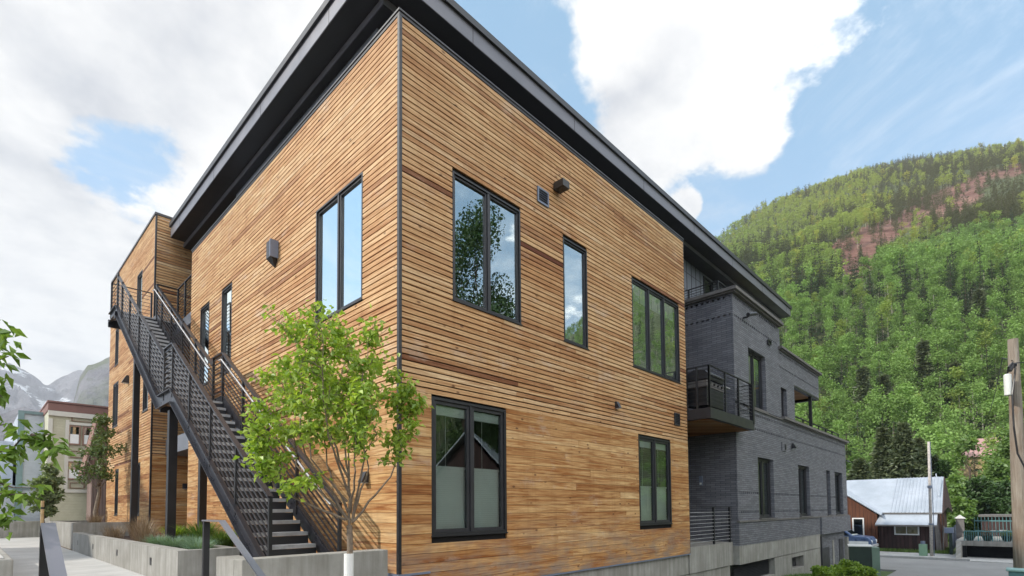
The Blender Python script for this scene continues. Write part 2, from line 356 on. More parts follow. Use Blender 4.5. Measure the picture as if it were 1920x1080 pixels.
# ---------------------------------------------------------------- facades
def split(lo,hi,cuts):
    segs=[(lo,hi)]
    for a,b in cuts:
        ns=[]
        for x,y in segs:
            if b<=x or a>=y: ns.append((x,y)); continue
            if a>x: ns.append((x,a))
            if b<y: ns.append((b,y))
        segs=ns
    return [s for s in segs if s[1]-s[0]>.01]
def slats(fr,u0,u1,z0,z1,holes,wide=False,ends=0,seed=1):
    rd=random.Random(seed); mb=MB(); pitch=.140 if wide else .0845; gap=.005 if wide else .0205; z=z0
    while z<z1-.01:
        zt=min(z+pitch-gap,z1); cuts=[(h[0],h[1]) for h in holes if h[2]<zt-.012 and h[3]>z+.012]
        rowt=rd.random()
        for a,b in split(u0,u1,cuts):
            p=a
            while p<b:
                L=rd.uniform(1.6,4.2); q=min(b,p+L)
                if b-q<.5: q=b
                r=rd.random()
                t=rd.gauss(.68,.14) if r<.86 else (rd.uniform(.28,.5) if r<.975 else rd.uniform(0,.22))
                if wide: t=rd.gauss(.6,.22)
                mb.cur=(min(1,max(0,t)),rd.random(),rd.random())
                pr=.024+rd.uniform(0,.0035 if wide else .0015)
                mb.box(fr,p,q-.004,-.004,pr,z,zt); p=q
        z+=pitch
    return mb
def sheet(fr,u0,u1,z0,z1,holes,n=-.012,reveal=.14,back=None):
    """wall plane with openings and reveals"""
    mb=MB(); us=sorted({u0,u1,*[x for h in holes for x in h[:2]]}); zs=sorted({z0,z1,*[x for h in holes for x in h[2:4]]})
    us=[u for u in us if u0<=u<=u1]; zs=[z for z in zs if z0<=z<=z1]
    for i in range(len(us)-1):
        for j in range(len(zs)-1):
            uc=(us[i]+us[i+1])/2; zc=(zs[j]+zs[j+1])/2
            if any(h[0]<uc<h[1] and h[2]<zc<h[3] for h in holes): continue
            mb.quad(fr(us[i],n,zs[j]),fr(us[i+1],n,zs[j]),fr(us[i+1],n,zs[j+1]),fr(us[i],n,zs[j+1]))
    for h in holes:
        a,b,c,d=h[:4]; r=h[4] if len(h)>4 else reveal
        for p in(((a,c),(a,d)),((b,c),(b,d)),((a,c),(b,c)),((a,d),(b,d))):
            (x0,y0),(x1,y1)=p; mb.quad(fr(x0,n,y0),fr(x1,n,y1),fr(x1,-r,y1),fr(x0,-r,y0))
        if len(h)>5: mb.quad(fr(a,-r,c),fr(b,-r,c),fr(b,-r,d),fr(a,-r,d))
    return mb
WK=[0]
def window(par,fr,u0,u1,z0,z1,n=2,glass='glass',fw=.034,depth=.06,blind=0,proud=.026,label=None,fm='black'):
    mb=MB(); a,b=-depth,proud
    mb.box(fr,u0,u1,a,b,z1-fw*.8,z1); mb.box(fr,u0,u1,a,b,z0,z0+fw*.8)
    mb.box(fr,u0,u0+fw,a,b,z0+fw*.8,z1-fw*.8); mb.box(fr,u1-fw,u1,a,b,z0+fw*.8,z1-fw*.8)
    mb.box(fr,u0-.01,u1+.01,a,b+.02,z0-.02,z0-.001)
    w=mb.build('window',M[fm],par); 
    if label: w['label']=label
    W_=(u1-u0-2*fw)/n; sm=MB(); gm=MB()
    for i in range(n):
        x0=u0+fw+i*W_; x1=x0+W_; s=.036 if fw<.045 else .05; zb,zt=z0+fw*.8,z1-fw*.8
        if i: mb2=MB(); sm.box(fr,x0-.022,x0+.022,a-.01,b-.006,zb,zt)
        e0=.024 if i else 0; e1=.024 if i<n-1 else 0
        c,d=a+.012,b-.026
        sm.box(fr,x0+e0,x1-e1,c,d,zt-s,zt-.002); sm.box(fr,x0+e0,x1-e1,c,d,zb+.002,zb+s)
        sm.box(fr,x0+e0,x0+e0+s,c,d,zb+s,zt-s); sm.box(fr,x1-e1-s,x1-e1,c,d,zb+s,zt-s)
        g0,g1=x0+e0+s*.8,x1-e1-s*.8
        gm.quad(fr(g0,-.03,zb+s*.8),fr(g1,-.03,zb+s*.8),fr(g1,-.03,zt-s*.8),fr(g0,-.03,zt-s*.8))
        if blind:
            bm_=MB(); bz=z0+(z1-z0)*blind
            k=0; zc=z0+.06
            while zc<bz:
                bm_.box(fr,g0-.01,g1+.01,-.085,-.078-.004*(k%2),zc,min(bz,zc+.03)); zc+=.031; k+=1
            bm_.box(fr,g0-.02,g1+.02,-.095,-.07,bz,bz+.035); bm_.box(fr,g0-.02,g1+.02,-.10,-.066,z1-.24,z1-.10)
            bm_.box(fr,(g0*.6+g1*.4),(g0*.6+g1*.4)+.006,-.085,-.08,bz,z1-.22)
            bm_.build('blind',M['blind'],w)
    sm.build('sash',M['dark'],w); gm.build('pane',M[glass],w)
    return w

BLD=thing('apartment_building',(0,0,0),'three-storey modern building with cedar slat cladding, a charcoal brick wing and a flat black roof','building')
# right facade
RW=[(.95,2.5),(3.71,4.5),(6.24,8.57)]; RG=[(.54,2.1),(6.4,7.95)]
hR=[(a,b,4.27,6.31) for a,b in RW]; hRg=[(a,b,.67,2.71) for a,b in RG]
XE=8.92; ZC=8.2; ZM=2.745
T=[0]
sheet(FR,0,XE,-.14,ZC,hR+hRg).build('wall_core',M['void'],BLD)
slats(FR,.022,XE,ZM,ZC,hR,seed=3).build('slat_cladding',M['wood'],BLD,attr=True)
mbw=slats(FR,.022,XE,-.135,ZM-.004,hRg,True,seed=8); mbw.build('board_cladding',M['woodw'],BLD,attr=True)
for i,(a,b) in enumerate(RW): window(BLD,FR,a,b,4.27,6.31,(2,1,3)[i],glass='glass')
for i,(a,b) in enumerate(RG): window(BLD,FR,a,b,.67,2.71,2,glass='glass2',fw=.05,blind=(.49,.42)[i],label=('ground floor window with white blinds drawn over its lower half' if i==0 else None))
# left facade
YE=9.9
LW=[(.96,2.52,4.28,6.29,2),(6.7,7.4,4.28,6.33,1),(8.32,9.05,4.28,6.33,1)]
hL=[w[:4] for w in LW]
sheet(FL,0,YE,.15,ZC,hL).build('wall_core',M['void'],BLD)
slats(FL,.022,YE,ZM,ZC,hL,seed=5).build('slat_cladding',M['wood'],BLD,attr=True)
slats(FL,.022,YE,.17,ZM-.004,[],True,seed=6).build('board_cladding',M['woodw'],BLD,attr=True)
for w in LW: window(BLD,FL,*w[:4],w[4],glass='glass')
for w in LW[1:]:      # deep jamb at the far side
    pass
# wing
hW=[(12.95,13.65,4.2,5.55),(17.6,18.6,4.25,5.93),(14.1,14.85,7.3,8.98),(17.75,18.4,6.6,8.0),(13.75,14.15,.95,2.62),(17.15,17.75,.95,2.62)]
sheet(FWL,YW,19.5,-.05,10.15,hW).build('wall_core',M['void'],BLD)
slats(FWL,YW+.02,19.5,ZM,10.15,hW,seed=15).build('slat_cladding',M['wood'],BLD,attr=True)
slats(FWL,YW+.02,19.5,-.02,ZM-.004,hW,True,seed=16).build('board_cladding',M['woodw'],BLD,attr=True)
for h in hW: window(BLD,FWL,*h,2 if h[1]-h[0]>.9 else 1,fw=.05)
slats(FWF,XW+.02,9,ZM,10.15,[],seed=17).build('slat_cladding',M['wood'],BLD,attr=True)
slats(FWF,XW+.02,4,-.02,ZM-.004,[],True,seed=18).build('board_cladding',M['woodw'],BLD,attr=True)
m_=MB(); m_.box(WORLD,XW-.0,9,YW+.006,19.5,-.05,10.14); 
cap=MB()
cap.box(WORLD,XW-.05,9,YW-.05,YW+.1,10.15,10.22); cap.box(WORLD,XW-.05,XW+.1,YW+.1,19.5,10.15,10.22)
cap.box(WORLD,-.045,.12,-.045,YE+.02,ZC,ZC+.03); cap.box(WORLD,.12,XE+.02,-.045,.1,ZC,ZC+.03)
cap.box(WORLD,-.03,-.004,-.03,YE,ZC-.05,ZC-.001)
cap.box(WORLD,-.004,XE,-.03,-.004,ZC-.05,ZC-.001)
cap.build('parapet_cap',M['dark'],BLD)
for b_ in ((-.03,.020,-.03,.020,.17,ZC-.055),(XW-.03,XW+.015,YW-.03,YW+.015,-.02,10.14),(XE-.0,XE+.02,-.024,.06,-.13,ZC-.055),(-.02,.04,YE,YE+.02,0,ZC-.055)):
    tr=MB(); tr.box(WORLD,*b_); tr.build('corner_trim',M['black'],BLD)
fl=MB(); fl.box(WORLD,-.045,.0,-.05,4,.135,.165); fl.box(WORLD,.0,.5,-.05,-.0,.135,.165); fl.box(WORLD,.5,XE,-.035,-.0,-.165,-.14); fl.build('base_flashing',M['grey'],BLD)
bb=MB(); bb.box(WORLD,-.008,.02,.02,YE,-.6,.134); bb.box(WORLD,.02,.5,-.012,.0,-.6,.13); bb.build('base_board',M['black'],BLD)
# recess between main block and wing, decks
rc=MB()
rc.box(WORLD,2.4,2.5,YE,YW,0,6.3)
rc.build('recess_wall',M['woodw'],BLD,attr=True)
er=MB(); er.box(WORLD,.02,2.4,YE-.12,YE-.02,-.05,8.19); er.build('end_wall',M['interior'],BLD)
lw=slats(Fr((0,YE-.02,0),(1,0,0),(0,1,0)),.02,2.4,0,2.7,[],True,seed=33); lw.build('board_cladding',M['woodw'],BLD,attr=True)
lb=slats(Fr((2.4,0,0),(0,1,0),(-1,0,0)),YE,YW,0,2.7,[],True,seed=34); lb.build('board_cladding',M['woodw'],BLD,attr=True)
dk=MB(); dk.box(WORLD,.0,9,YE,YW,6.25,6.55); dk.box(WORLD,.03,2.4,YE,YW,2.78,3.25); dk.build('deck_slab',M['panel'],BLD)
gd=MB()
def guard(mb,p,q,zb,zt,nr,posts,rw=.045,rt=.02,pw=.045,wr=.008):
    p=Vector(p);q=Vector(q)
    a=Vector((0,0,1)); mb.beam(p+a*zt,q+a*zt,rw,rt)
    for i in range(nr):
        z=zb+(zt-zb)*(i+.6)/(nr+.6); mb.tube([p+a*z,q+a*z],wr,6)
    for t in posts: 
        c=p.lerp(q,t); mb.box(WORLD,c.x-pw/2,c.x+pw/2,c.y-pw/2,c.y+pw/2,c.z,c.z+zt)
guard(gd,(.02,YE+.02,6.55),(.02,11.4,6.55),.08,1.05,9,(0.02,.5,1)); guard(gd,(.02,11.4,6.55),(-.5,11.4,6.55),.08,1.05,9,(1,))
gd.build('deck_railing',M['black'],BLD)

# third storey set back under the roof
ts=MB(); H0,H1=8.0,9.36
hT=[(2.0,2.75,8.2,9.22),(3.0,4.5,8.2,9.22),(4.7,6.1,8.2,9.22)]
FT=Fr((.55,0,0),(0,1,0),(-1,0,0)); FT2=Fr((0,1.5,0),(1,0,0),(0,-1,0))
sheet(FT,1.5,8.3,H0,H1,hT,n=0).build('upper_wall',M['panel'],BLD)
hT2=[(13.72,14.55,7.9,9.26)]
sheet(FT2,.55,16.5,7.0,H1,hT2,n=0).build('upper_wall',M['panel'],BLD)
sm=MB()
for i in range(44):
    x=1.2+i*.35
    if not(13.6<x<14.65): sm.box(FT2,x,x+.012,.0005,.012,7.0,H1)
for z in (7.75,8.35,8.95):
    sm.box(FT2,.6,13.6,.0005,.009,z,z+.012)
sm.build('panel_battens',M['dark'],BLD)
for h in hT: window(BLD,FT,*h,1,fw=.05,fm='dark')
window(BLD,FT2,*hT2[0],1,fw=.06)
tw=MB(); tw.box(WORLD,.56,16.4,8.25,8.35,6.5,H1); tw.build('upper_wall',M['interior'],BLD)
# roof
rf=MB(); RX0,RX1,RY0,RY1=0.0,20.9,.65,12.3
rf.box(WORLD,RX0,RX1,RY0,RY1,9.5,9.80); roof=rf.build('roof',M['fascia'],BLD)
r3=MB(); r3.box(WORLD,RX0+.4,RX1+.12,RY0+.42,RY1+.16,9.36,9.499); r3.box(WORLD,RX0+.01,RX1-.01,RY0+.01,RY1,9.490,9.4995); r3.build('soffit',M['soffit'],roof)
r3=MB(); r3.box(WORLD,RX0+.385,RX0+.399,RY0+.405,RY1+.16,9.375,9.499); r3.box(WORLD,RX0+.4,RX1+.12,RY0+.405,RY0+.419,9.375,9.499); r3.build('inner_fascia',M['fascia'],roof)
r2=MB(); r2.box(WORLD,RX0-.05,RX1+.05,RY0-.05,RY1,9.80,9.93); r2.build('roof_edge',M['dark'],roof)
r4=MB()
for i in range(7): r4.box(WORLD,RX0+2+i*3.05,RX0+2.012+i*3.05,RY0-.003,RY0,9.5,9.8)
for i in range(4): r4.box(WORLD,RX0-.003,RX0,RY0+1.5+i*3.05,RY0+1.512+i*3.05,9.5,9.8)
r4.build('joint',M['soffit'],roof)

# ---- brick wing
def brickwall(fr,u0,u1,z0,z1,holes,rows):
    hs=[(*h[:4],.16) if len(h)==4 else h for h in holes]; teeth=MB()
    for (a,b,z) in rows:
        cuts=[(h[0]-.05,h[1]+.05) for h in holes if h[2]<z+.07 and h[3]>z]
        for (x,y) in split(a,b,cuts):
            hs.append((x,y,z,z+.075,.05,1)); p=x+.05
            while p<y-.05:
                teeth.box(fr,p,p+.085,-.05,.0,z,z+.075); p+=.175
    mb=sheet(fr,u0,u1,z0,z1,hs,n=0); 
    return mb,teeth
ZT=7.62
hA=[(13.12,14.73,4.25,6.2),(16.35,17.02,4.33,5.44)]
rowsA=[(12.0,16.05,6.93),(12.0,16.05,7.50)]
wA,tA=brickwall(FB,11.9,16.15,4.3,ZT,hA[:1],rowsA); bwall=wA.build('brick_wall',M['brick'],BLD); tA.build('brick_teeth',M['brick'],bwall)
wB,tB=brickwall(FB,16.15,18.0,4.3,6.8,hA[1:],[(16.25,17.9,6.15),(16.25,17.9,6.66)]); b2=wB.build('brick_wall',M['brick'],BLD); tB.build('brick_teeth',M['brick'],b2)
wH,tH=brickwall(FB,18.0,21.65,5.8,6.8,[],[(18.1,21.55,6.15),(18.1,21.55,6.66)]); b3=wH.build('brick_wall',M['brick'],BLD); tH.build('brick_teeth',M['brick'],b3)
hC=[(13.72,15.26,.69,2.69),(18.2,19.72,.69,2.69),(22.45,23.1,.69,2.69),(23.98,25.5,.69,2.69)]
rowsC=[(12,26.3,3.56),(12,26.3,4.02),(12,26.3,1.47),(12,26.3,.87)]
wC,tC=brickwall(FB,11.9,26.4,.655,4.21,hC,rowsC); b4=wC.build('brick_wall',M['brick'],BLD); tC.build('brick_teeth',M['brick'],b4)
wS,tS=brickwall(FBS,-.17,3.,-.1,ZT,[],[(-.1,2.9,6.93),(-.1,2.9,7.50)]); b5=wS.build('brick_wall',M['brick'],BLD); tS.build('brick_teeth',M['brick'],b5)
xb=MB()
xb.box(FB,11.87,21.0,-.3,.03,-.1,.6)                     # plinth brick, slightly proud
xb.box(FB,21.0,26.45,-.3,.10,-.13,.6)
xb.box(WORLD,16.15,16.4,-.16,3,6.8,ZT)
xb.box(WORLD,11.95,26.35,3.0,3.2,-1.5,5.8)               # rear closing wall
xb.box(WORLD,17.75,18.0,-.15,3,4.3,5.8)
xb.box(WORLD,16.2,26.35,.2,3.0,3.9,4.2)
xb.box(WORLD,26.2,26.395,-.165,3.0,-.1,4.2)
xb.box(WORLD,8.95,11.9,2.6,2.8,0,7.6)
xb.build('brick_plinth',M['brick'],BLD)
cs=MB()
cs.box(FB,11.84,26.45,-.02,.06,.60,.655)                  # sill course
cs.box(FB,11.80,16.25,-.3,.10,ZT,ZT+.05); cs.box(FB,11.74,16.32,-.3,.17,ZT+.05,ZT+.15)
cs.box(WORLD,11.80,12.2,.13,3,ZT,ZT+.05); cs.box(WORLD,11.74,12.2,.13,3,ZT+.05,ZT+.15)
cs.box(FB,16.2,21.7,-.3,.06,6.8,6.84); cs.box(FB,16.2,21.78,-.3,.13,6.84,6.92)
cs.box(FB,12.9,26.45,-.2,.05,4.21,4.25); cs.box(FB,16.3,26.6,-.2,.13,4.25,4.34)
for h in hC: cs.box(FB,h[0]-.04,h[1]+.04,-.1,.08,.656,.69)
for h in hA[:1]: cs.box(FB,h[0]-.04,h[1]+.04,-.1,.05,4.255,4.30)
cs.build('stone_course',M['cap'],BLD)
for i,h in enumerate(hC+hA[:1]): window(BLD,Fr((0,-.03,0),(1,0,0),(0,-1,0)),h[0]+.02,h[1]-.02,h[2]+.01,h[3]-.01,2 if h[1]-h[0]>1 else 1,fw=.07,glass='glass2',fm='dark')
window(BLD,Fr((0,-.03,0),(1,0,0),(0,-1,0)),hA[1][0]+.02,hA[1][1]-.02,4.34,5.42,1,fw=.06,glass='glass2',fm='dark')
sof=MB(); sof.cur=(.3,.3,.3); sof.box(WORLD,18.0,21.6,-.12,3.2,5.83,5.93); sof.build('canopy_soffit',M['woodw'],BLD,attr=True)
hb=MB(); hb.box(WORLD,18.0,21.65,-.165,-.02,5.72,5.80); hb.box(WORLD,21.45,21.6,-.1,3,5.72,5.83); hb.box(WORLD,20.5,20.62,-.14,-.03,4.2,5.72); hb.build('canopy_beam',M['black'],BLD)
cb=MB(); cb.box(WORLD,21.45,21.64,-.16,3.1,5.94,6.8); cb.box(WORLD,18,21.6,3.0,3.15,5.94,6.8); cb.build('brick_return',M['brick'],BLD)
g2=MB(); guard(g2,(17.3,0,4.3),(25.8,0,4.3),.05,.36,2,[i/7 for i in range(8)],pw=.05,rw=.05,rt=.04); g2.build('terrace_railing',M['black'],BLD)
g3=MB(); guard(g3,(12.0,2.2,7.7),(12.0,.3,7.7),.08,.46,4,(0,.5,1)); guard(g3,(12.0,.3,7.7),(16.0,.3,7.7),.08,.46,4,(.33,.66,1)); g3.build('roof_railing',M['black'],BLD)
# concrete base
cn=MB()
cn.box(FR,.3,XE,-.5,-.03,-.67,-.17); cn.box(FR,.3,11.7,-.5,-.04,-2.2,-.69)
cn.box(FR,XE+.01,11.86,-.4,.0,-.67,.016)
cn.box(FB,11.86,21.0,-.5,.02,-.665,-.1)
cn.box(FB,15.07,17.0,-.5,.008,-2.2,-.685); cn.box(FB,17.0,18.5,-.5,.008,-2.2,-1.25); cn.box(FB,17.0,18.5,-.5,.008,-.82,-.685); cn.box(FB,18.5,21,-.5,.008,-2.2,-.685)
cn.box(FB,11.86,15.07,-.5,.008,-2.2,-1.24)
cn.box(FB,23.6,23.9,-.5,-.1,-2.2,-.5); cn.box(FB,26.1,26.4,-.5,.0,-2.2,-.45)
cn.build('concrete_base',M['conc'],BLD)
lv=MB()
for i in range(11): lv.hexa([Vector(p) for p in [(11.9,-.0,-1.22+i*.05),(15.06,-.0,-1.22+i*.05),(11.9,.05,-1.19+i*.05),(15.06,.05,-1.19+i*.05),(11.9,-.0,-1.21+i*.05),(15.06,-.0,-1.21+i*.05),(11.9,.05,-1.18+i*.05),(15.06,.05,-1.18+i*.05)]])
lv.box(WORLD,11.87,15.07,.07,.09,-1.24,-.68); lv.build('garage_grille',M['dark'],BLD)
bw=MB(); bw.box(WORLD,17.0,18.5,.1,.12,-1.25,-.82); bw.box(WORLD,17.7,17.76,.04,.1,-1.25,-.82); bw.build('basement_window',M['interior'],BLD)
lo=MB(); lo.box(FB,21.02,26.1,-.5,-.12,-2.2,-.131); lo.build('brick_wall',M['brick'],BLD)
lo=MB(); lo.box(FB,21.3,23.0,-.119,-.10,-2,-.75); lo.build('door',M['dark'],BLD)
lo=MB(); lo.box(FB,24.9,25.7,-.119,-.10,-2,-.5); lo.build('door',M['dark'],BLD)
dp=MB(); dp.tube([(21.0,-.22,-2),(21.0,-.22,-.2)],.035,8); dp.build('downpipe',M['dark'],BLD); dp=MB(); dp.tube([(26.2,-.25,3.35),(26.7,-.25,3.35)],.04,8); dp.build('roof_scupper',M['dark'],BLD)
# patio railing in the recess
pg=MB(); guard(pg,(XE+.05,-.0,.016),(11.75,-.0,.016),.06,1.05,0,(.55,.965),pw=.05,rw=.05,rt=.012); prl=pg.build('patio_railing',M['black'],BLD); pg=MB(); [pg.tube([(XE+.05,-.01,.12+i*.1),(11.75,-.01,.12+i*.1)],.007,6) for i in range(9)]; pg.build('cable',M['galv'],prl)
ps=MB(); ps.box(WORLD,XE+.02,11.88,.42,2.6,-.2,.012); ps.build('patio_slab',M['conc'],BLD)
# balcony
bx0,bx1,by0,by1,bz=8.96,12.1,-.64,2.6,3.62
bl=MB(); bl.box(WORLD,bx0,bx1,by0,-.18,bz-.27,bz); bl.box(WORLD,bx0,11.88,-.18,by1,bz-.27,bz); bal=bl.build('balcony',M['dark'],BLD)
bs=MB(); bs.cur=(.0,.4,.3); bs.box(WORLD,bx0+.12,bx1-.12,by0+.12,-.19,bz-.285,bz-.271); bs.box(WORLD,bx0+.12,11.87,-.189,by1,bz-.285,bz-.271); bs.build('soffit',M['woodw'],bal,attr=True)
bg=MB(); guard(bg,(bx0+.03,.0,bz),(bx0+.03,by0+.03,bz),.1,1.1,9,(0,.45,.99)); guard(bg,(bx0+.03,by0+.03,bz),(bx1-.03,by0+.03,bz),.1,1.1,9,(0,.33,.64,1)); guard(bg,(bx1-.03,by0+.03,bz),(bx1-.03,-.2,bz),.1,1.1,9,(1,))
bg.box(WORLD,bx1-.09,bx1+.02,by0-.01,by0+.1,bz-.1,bz+1.12); bg.build('railing',M['black'],bal)
# dark interiors behind the glass
ib=MB()
ib.box(WORLD,1.6,1.65,1.6,9.8,0,8.1); ib.box(WORLD,1.7,8.8,1.4,1.45,-.1,8.1); ib.box(WORLD,.02,8.9,.02,9.8,3.0,3.3); ib.box(WORLD,.02,8.9,.02,9.8,-.1,0.1); ib.box(WORLD,.02,8.9,.02,9.8,8.05,8.15)
for x in (3.1,5.3): ib.box(WORLD,x,x+.1,.02,1.4,0.1,8.0)
ib.box(WORLD,XW+1.2,XW+1.3,YW+.1,19.4,0,10); ib.box(WORLD,XW+.02,9,YW+.02,YW+.1,0,10.1)
ib.box(WORLD,12.1,26.2,1.2,1.3,.6,4.1); ib.box(WORLD,12.1,17.7,1.2,1.3,4.3,7.5); ib.box(WORLD,12.1,26.2,-.0,1.2,.3,.5)
ib.build('interior_wall',M['room'],BLD)
ro=MB(); ro.box(WORLD,0.1,8.9,.1,9.8,8.0,8.02); ro.box(WORLD,XW+.05,9,YW+.12,19.4,10.0,10.12); ro.box(WORLD,11.95,16.1,.1,3,7.5,7.6); ro.build('deck_floor',M['interior'],BLD)

# ---------------------------------------------------------------- exterior staircase
XR,XL=-.50,-1.40
ST=thing('exterior_staircase',(-.95,.8,0),'long black steel exterior staircase climbing in two flights to the third-floor deck','staircase')
rn,rs=.266,.1725
y0,z0=1.36,.56
def tread(y,z,deep=.29):
    mb=MB(); mb.box(WORLD,XL+.035,XR-.035,y,y+deep,z-.028,z); mb.box(WORLD,XL+.035,XR-.035,y-.004,y+.018,z-.052,z-.001); mb.box(WORLD,XL+.035,XR-.035,y+deep-.01,y+deep,z-.06,z-.028)
    return mb.build('tread',M['galv'],ST)
for k in range(-2,16): tread(y0+k*rn,z0+k*rs)
LZ=3.32; LY0,LY1=5.62,6.64
UY0=6.64; TZ=6.6; TY0,TY1=11.42,12.4
for k in range(0,18): tread(UY0+k*.2657,LZ+(k+1)*.1726)
ld=MB(); ld.box(WORLD,XL+.02,XR-.02,LY0,LY1,LZ-.04,LZ-.005); ld.build('landing',M['galv'],ST)
l2=MB(); l2.box(WORLD,XL+.02,.0,TY0,TY1-.03,TZ-.04,TZ-.005); l2.build('landing',M['galv'],ST)
def riser(y,z):
    mb=MB(); mb.box(WORLD,XL+.03,XR-.03,y+.262,y+.27,z-.03,z+.118); return mb.build('riser',M['black'],ST)
for k in range(-2,16): riser(y0+k*rn,z0+k*rs)
for k in range(0,17): riser(UY0+k*.2657,LZ+(k+1)*.1726)
def chan(mb,x,out,p,q,h=.27):
    """channel section from p=(y,z) to q=(y,z) of top edge at x, flange towards out"""
    (ya,za),(yb,zb)=p,q; sg=out
    for dz0,dz1,xa,xb in ((-h,0,0,.012),(-.014,0,.012,.07),(-h,-h+.014,.012,.07)):
        mb.hexa([Vector((x+sg*xx,yy,zz+dz)) for dz in(dz0,dz1) for (yy,zz) in((ya,za),(yb,zb)) for xx in(xa,xb)])
slope=rs/rn
for x,o in ((XL,-1),(XR,1)):
    mb=MB(); ya=y0-2.6*rn; a=(ya,z0-2.6*rs+.13); b=(LY0,LZ+.13)
    chan(mb,x,o,a,b); chan(mb,x,o,b,(LY1,LZ+.13)); chan(mb,x,o,(LY1,LZ+.13),(TY0,TZ+.13)); chan(mb,x,o,(TY0,TZ+.13),(TY1-.03,TZ+.13))
    mb.build('stringer',M['steelb'],ST)
for b_ in ((XL,XR,LY0-.02,LY0+.03,LZ-.2,LZ-.06),(XL,XR,LY1-.06,LY1-.01,LZ-.2,LZ-.06),(XL-.07,-.02,TY0-.02,TY0+.05,TZ-.26,TZ-.05),(XL-.07,-.02,TY1-.1,TY1-.04,TZ-.26,TZ-.05)):
    mb=MB(); mb.box(WORLD,*b_); mb.build('cross_beam',M['steelb'],ST)
def rail(x,segs,posts,wires=8,hh=1.0,seed=0,shiny=False):
    r=MB(); pl_=[]
    for (ya,za),(yb,zb) in segs:
        a=Vector((x,ya,za)); b=Vector((x,yb,zb)); Z=Vector((0,0,1))
        r.beam(a+Z*hh,b+Z*hh,.075,.02,Z); r.beam(a+Z*.1,b+Z*.1,.03,.012,Z)
        for i in range(wires): z=.2+(hh-.26)*i/(wires-1); r.beam(a+Z*z,b+Z*z,.014,.021,Z)
    ro_=r.build('railing',M['steelb'],ST)
    for (y,z) in posts:
        pb=MB(); pb.box(WORLD,x-.022,x+.022,y-.022,y+.022,z-.05,z+hh-.012); pb.build('post',M['black'],ro_)
    return ro_
def zl(y): return z0+(y-y0)*slope
def zu(y): return LZ+.1726+(y-UY0)*.1726/.2657
for x in (XL+.0,XR-.0):
    yb=.85 if x==XL else .72
    lp=[(yb,zl(yb))]+[(y,zl(y)) for y in (2.1,3.3,4.5)]+[(LY0+.05,LZ+.02)]
    rail(x,[((yb,zl(yb)),(LY0+.05,zl(LY0+.05))),((LY0+.05,LZ+.04),(LY1-.35,LZ+.04))],lp)
    up=[(LY1-.35,LZ+.05)]+[(y,zu(y)) for y in (7.6,8.7,9.8,10.8)]
    rail(x,[((LY1-.35,zu(LY1-.35)-.05),(TY0,zu(TY0)-.05))],up+[(TY0,TZ)])
gt=MB(); guard(gt,(XL,TY0,TZ),(XL,TY1-.04,TZ),.1,1.03,8,(.02,1)); guard(gt,(XL,TY1-.04,TZ),(XW-.1,TY1-.04,TZ),.1,1.03,8,(.99,)); gt.build('railing',M['steelb'],ST)
# bright round handrails on the wall side
hr=MB()
def hrail(ya,za,yb,zb,x=XR-.09):
    hr.tube([(x,ya-.14,za-.08),(x,ya-.02,za-.01),(x,ya+.1,za+.065),(x,yb-.1,zb-.065),(x,yb,zb+.0),(x,yb+.16,zb+.01)],.014,10)
hrail(.95,zl(.95)+.92,5.5,zl(5.5)+.92); hrail(6.4,zu(6.4)+.87,11.3,zu(11.3)+.87)
hr.build('handrail',M['galv'],ST)
for (x,y,zt,w) in ((-1.28,6.12,3.1,.15),(-.60,6.55,3.1,.14),(-.78,12.25,6.3,.15),(-.62,3.9,1.9,.10)):
    if w==.10: continue
    pb=MB(); pb.box(WORLD,x-w/2,x+w/2,y-w/2,y-w/2+.015,-.1,zt); pb.box(WORLD,x-w/2,x+w/2,y+w/2-.015,y+w/2,-.1,zt); pb.box(WORLD,x-.006,x+.006,y-w/2+.016,y+w/2-.016,-.1,zt); pb.box(WORLD,x-w/2-.001,x-w/2+.02,y-w/2-.001,y+w/2+.001,-.1,zt)
    pb.build('column',M['black'],ST)

# ---------------------------------------------------------------- fittings on the walls
def vent(fr,u0,u1,z0,z1,mt,label,nsl=5):
    fr=Fr(fr.o+fr.n*.012,fr.u,fr.n); t=thing('wall_vent',fr(u0,.02,z0),label,'vent'); mb=MB(); e=.035
    mb.box(fr,u0,u1,.02,.04,z1-e,z1); mb.box(fr,u0,u1,.02,.04,z0,z0+e); mb.box(fr,u0,u0+e,.02,.04,z0+e,z1-e); mb.box(fr,u1-e,u1,.02,.04,z0+e,z1-e); mb.build('frame',M[mt],t)
    b=MB(); b.quad(fr(u0+e,.021,z0+e),fr(u1-e,.021,z0+e),fr(u1-e,.021,z1-e),fr(u0+e,.021,z1-e)); b.build('backing',M['black'],t)
    s=MB(); h=(z1-z0-2*e)/nsl
    for i in range(nsl): z=z0+e+i*h; s.hexa([fr(u,n,zz) for zz,n0 in((z+h*.0,.038),(z+h*.35,.026)) for n in(n0-.004,n0) for u in(u0+e,u1-e)])
    s.build('louvre',M[mt],t)
vent(FR,2.95,3.27,6.68,6.97,'grey','square light grey louvred wall vent high on the cedar wall beside a brown lamp')
vent(FR,8.17,8.46,3.14,3.46,'dark','black louvred wall vent low on the cedar wall near the brick wing',6)
def bbox_thing(name,fr,u,n,z,label,cat,parts,group=None):
    t=thing(name,fr(u,n,z),label,cat,group)
    for nm,mt,bxs in parts:
        mb=MB()
        for b in bxs: mb.box(fr,u+b[0],u+b[1],n+b[2],n+b[3],z+b[4],z+b[5])
        mb.build(nm,M[mt],t,bevel=.004)
    return t
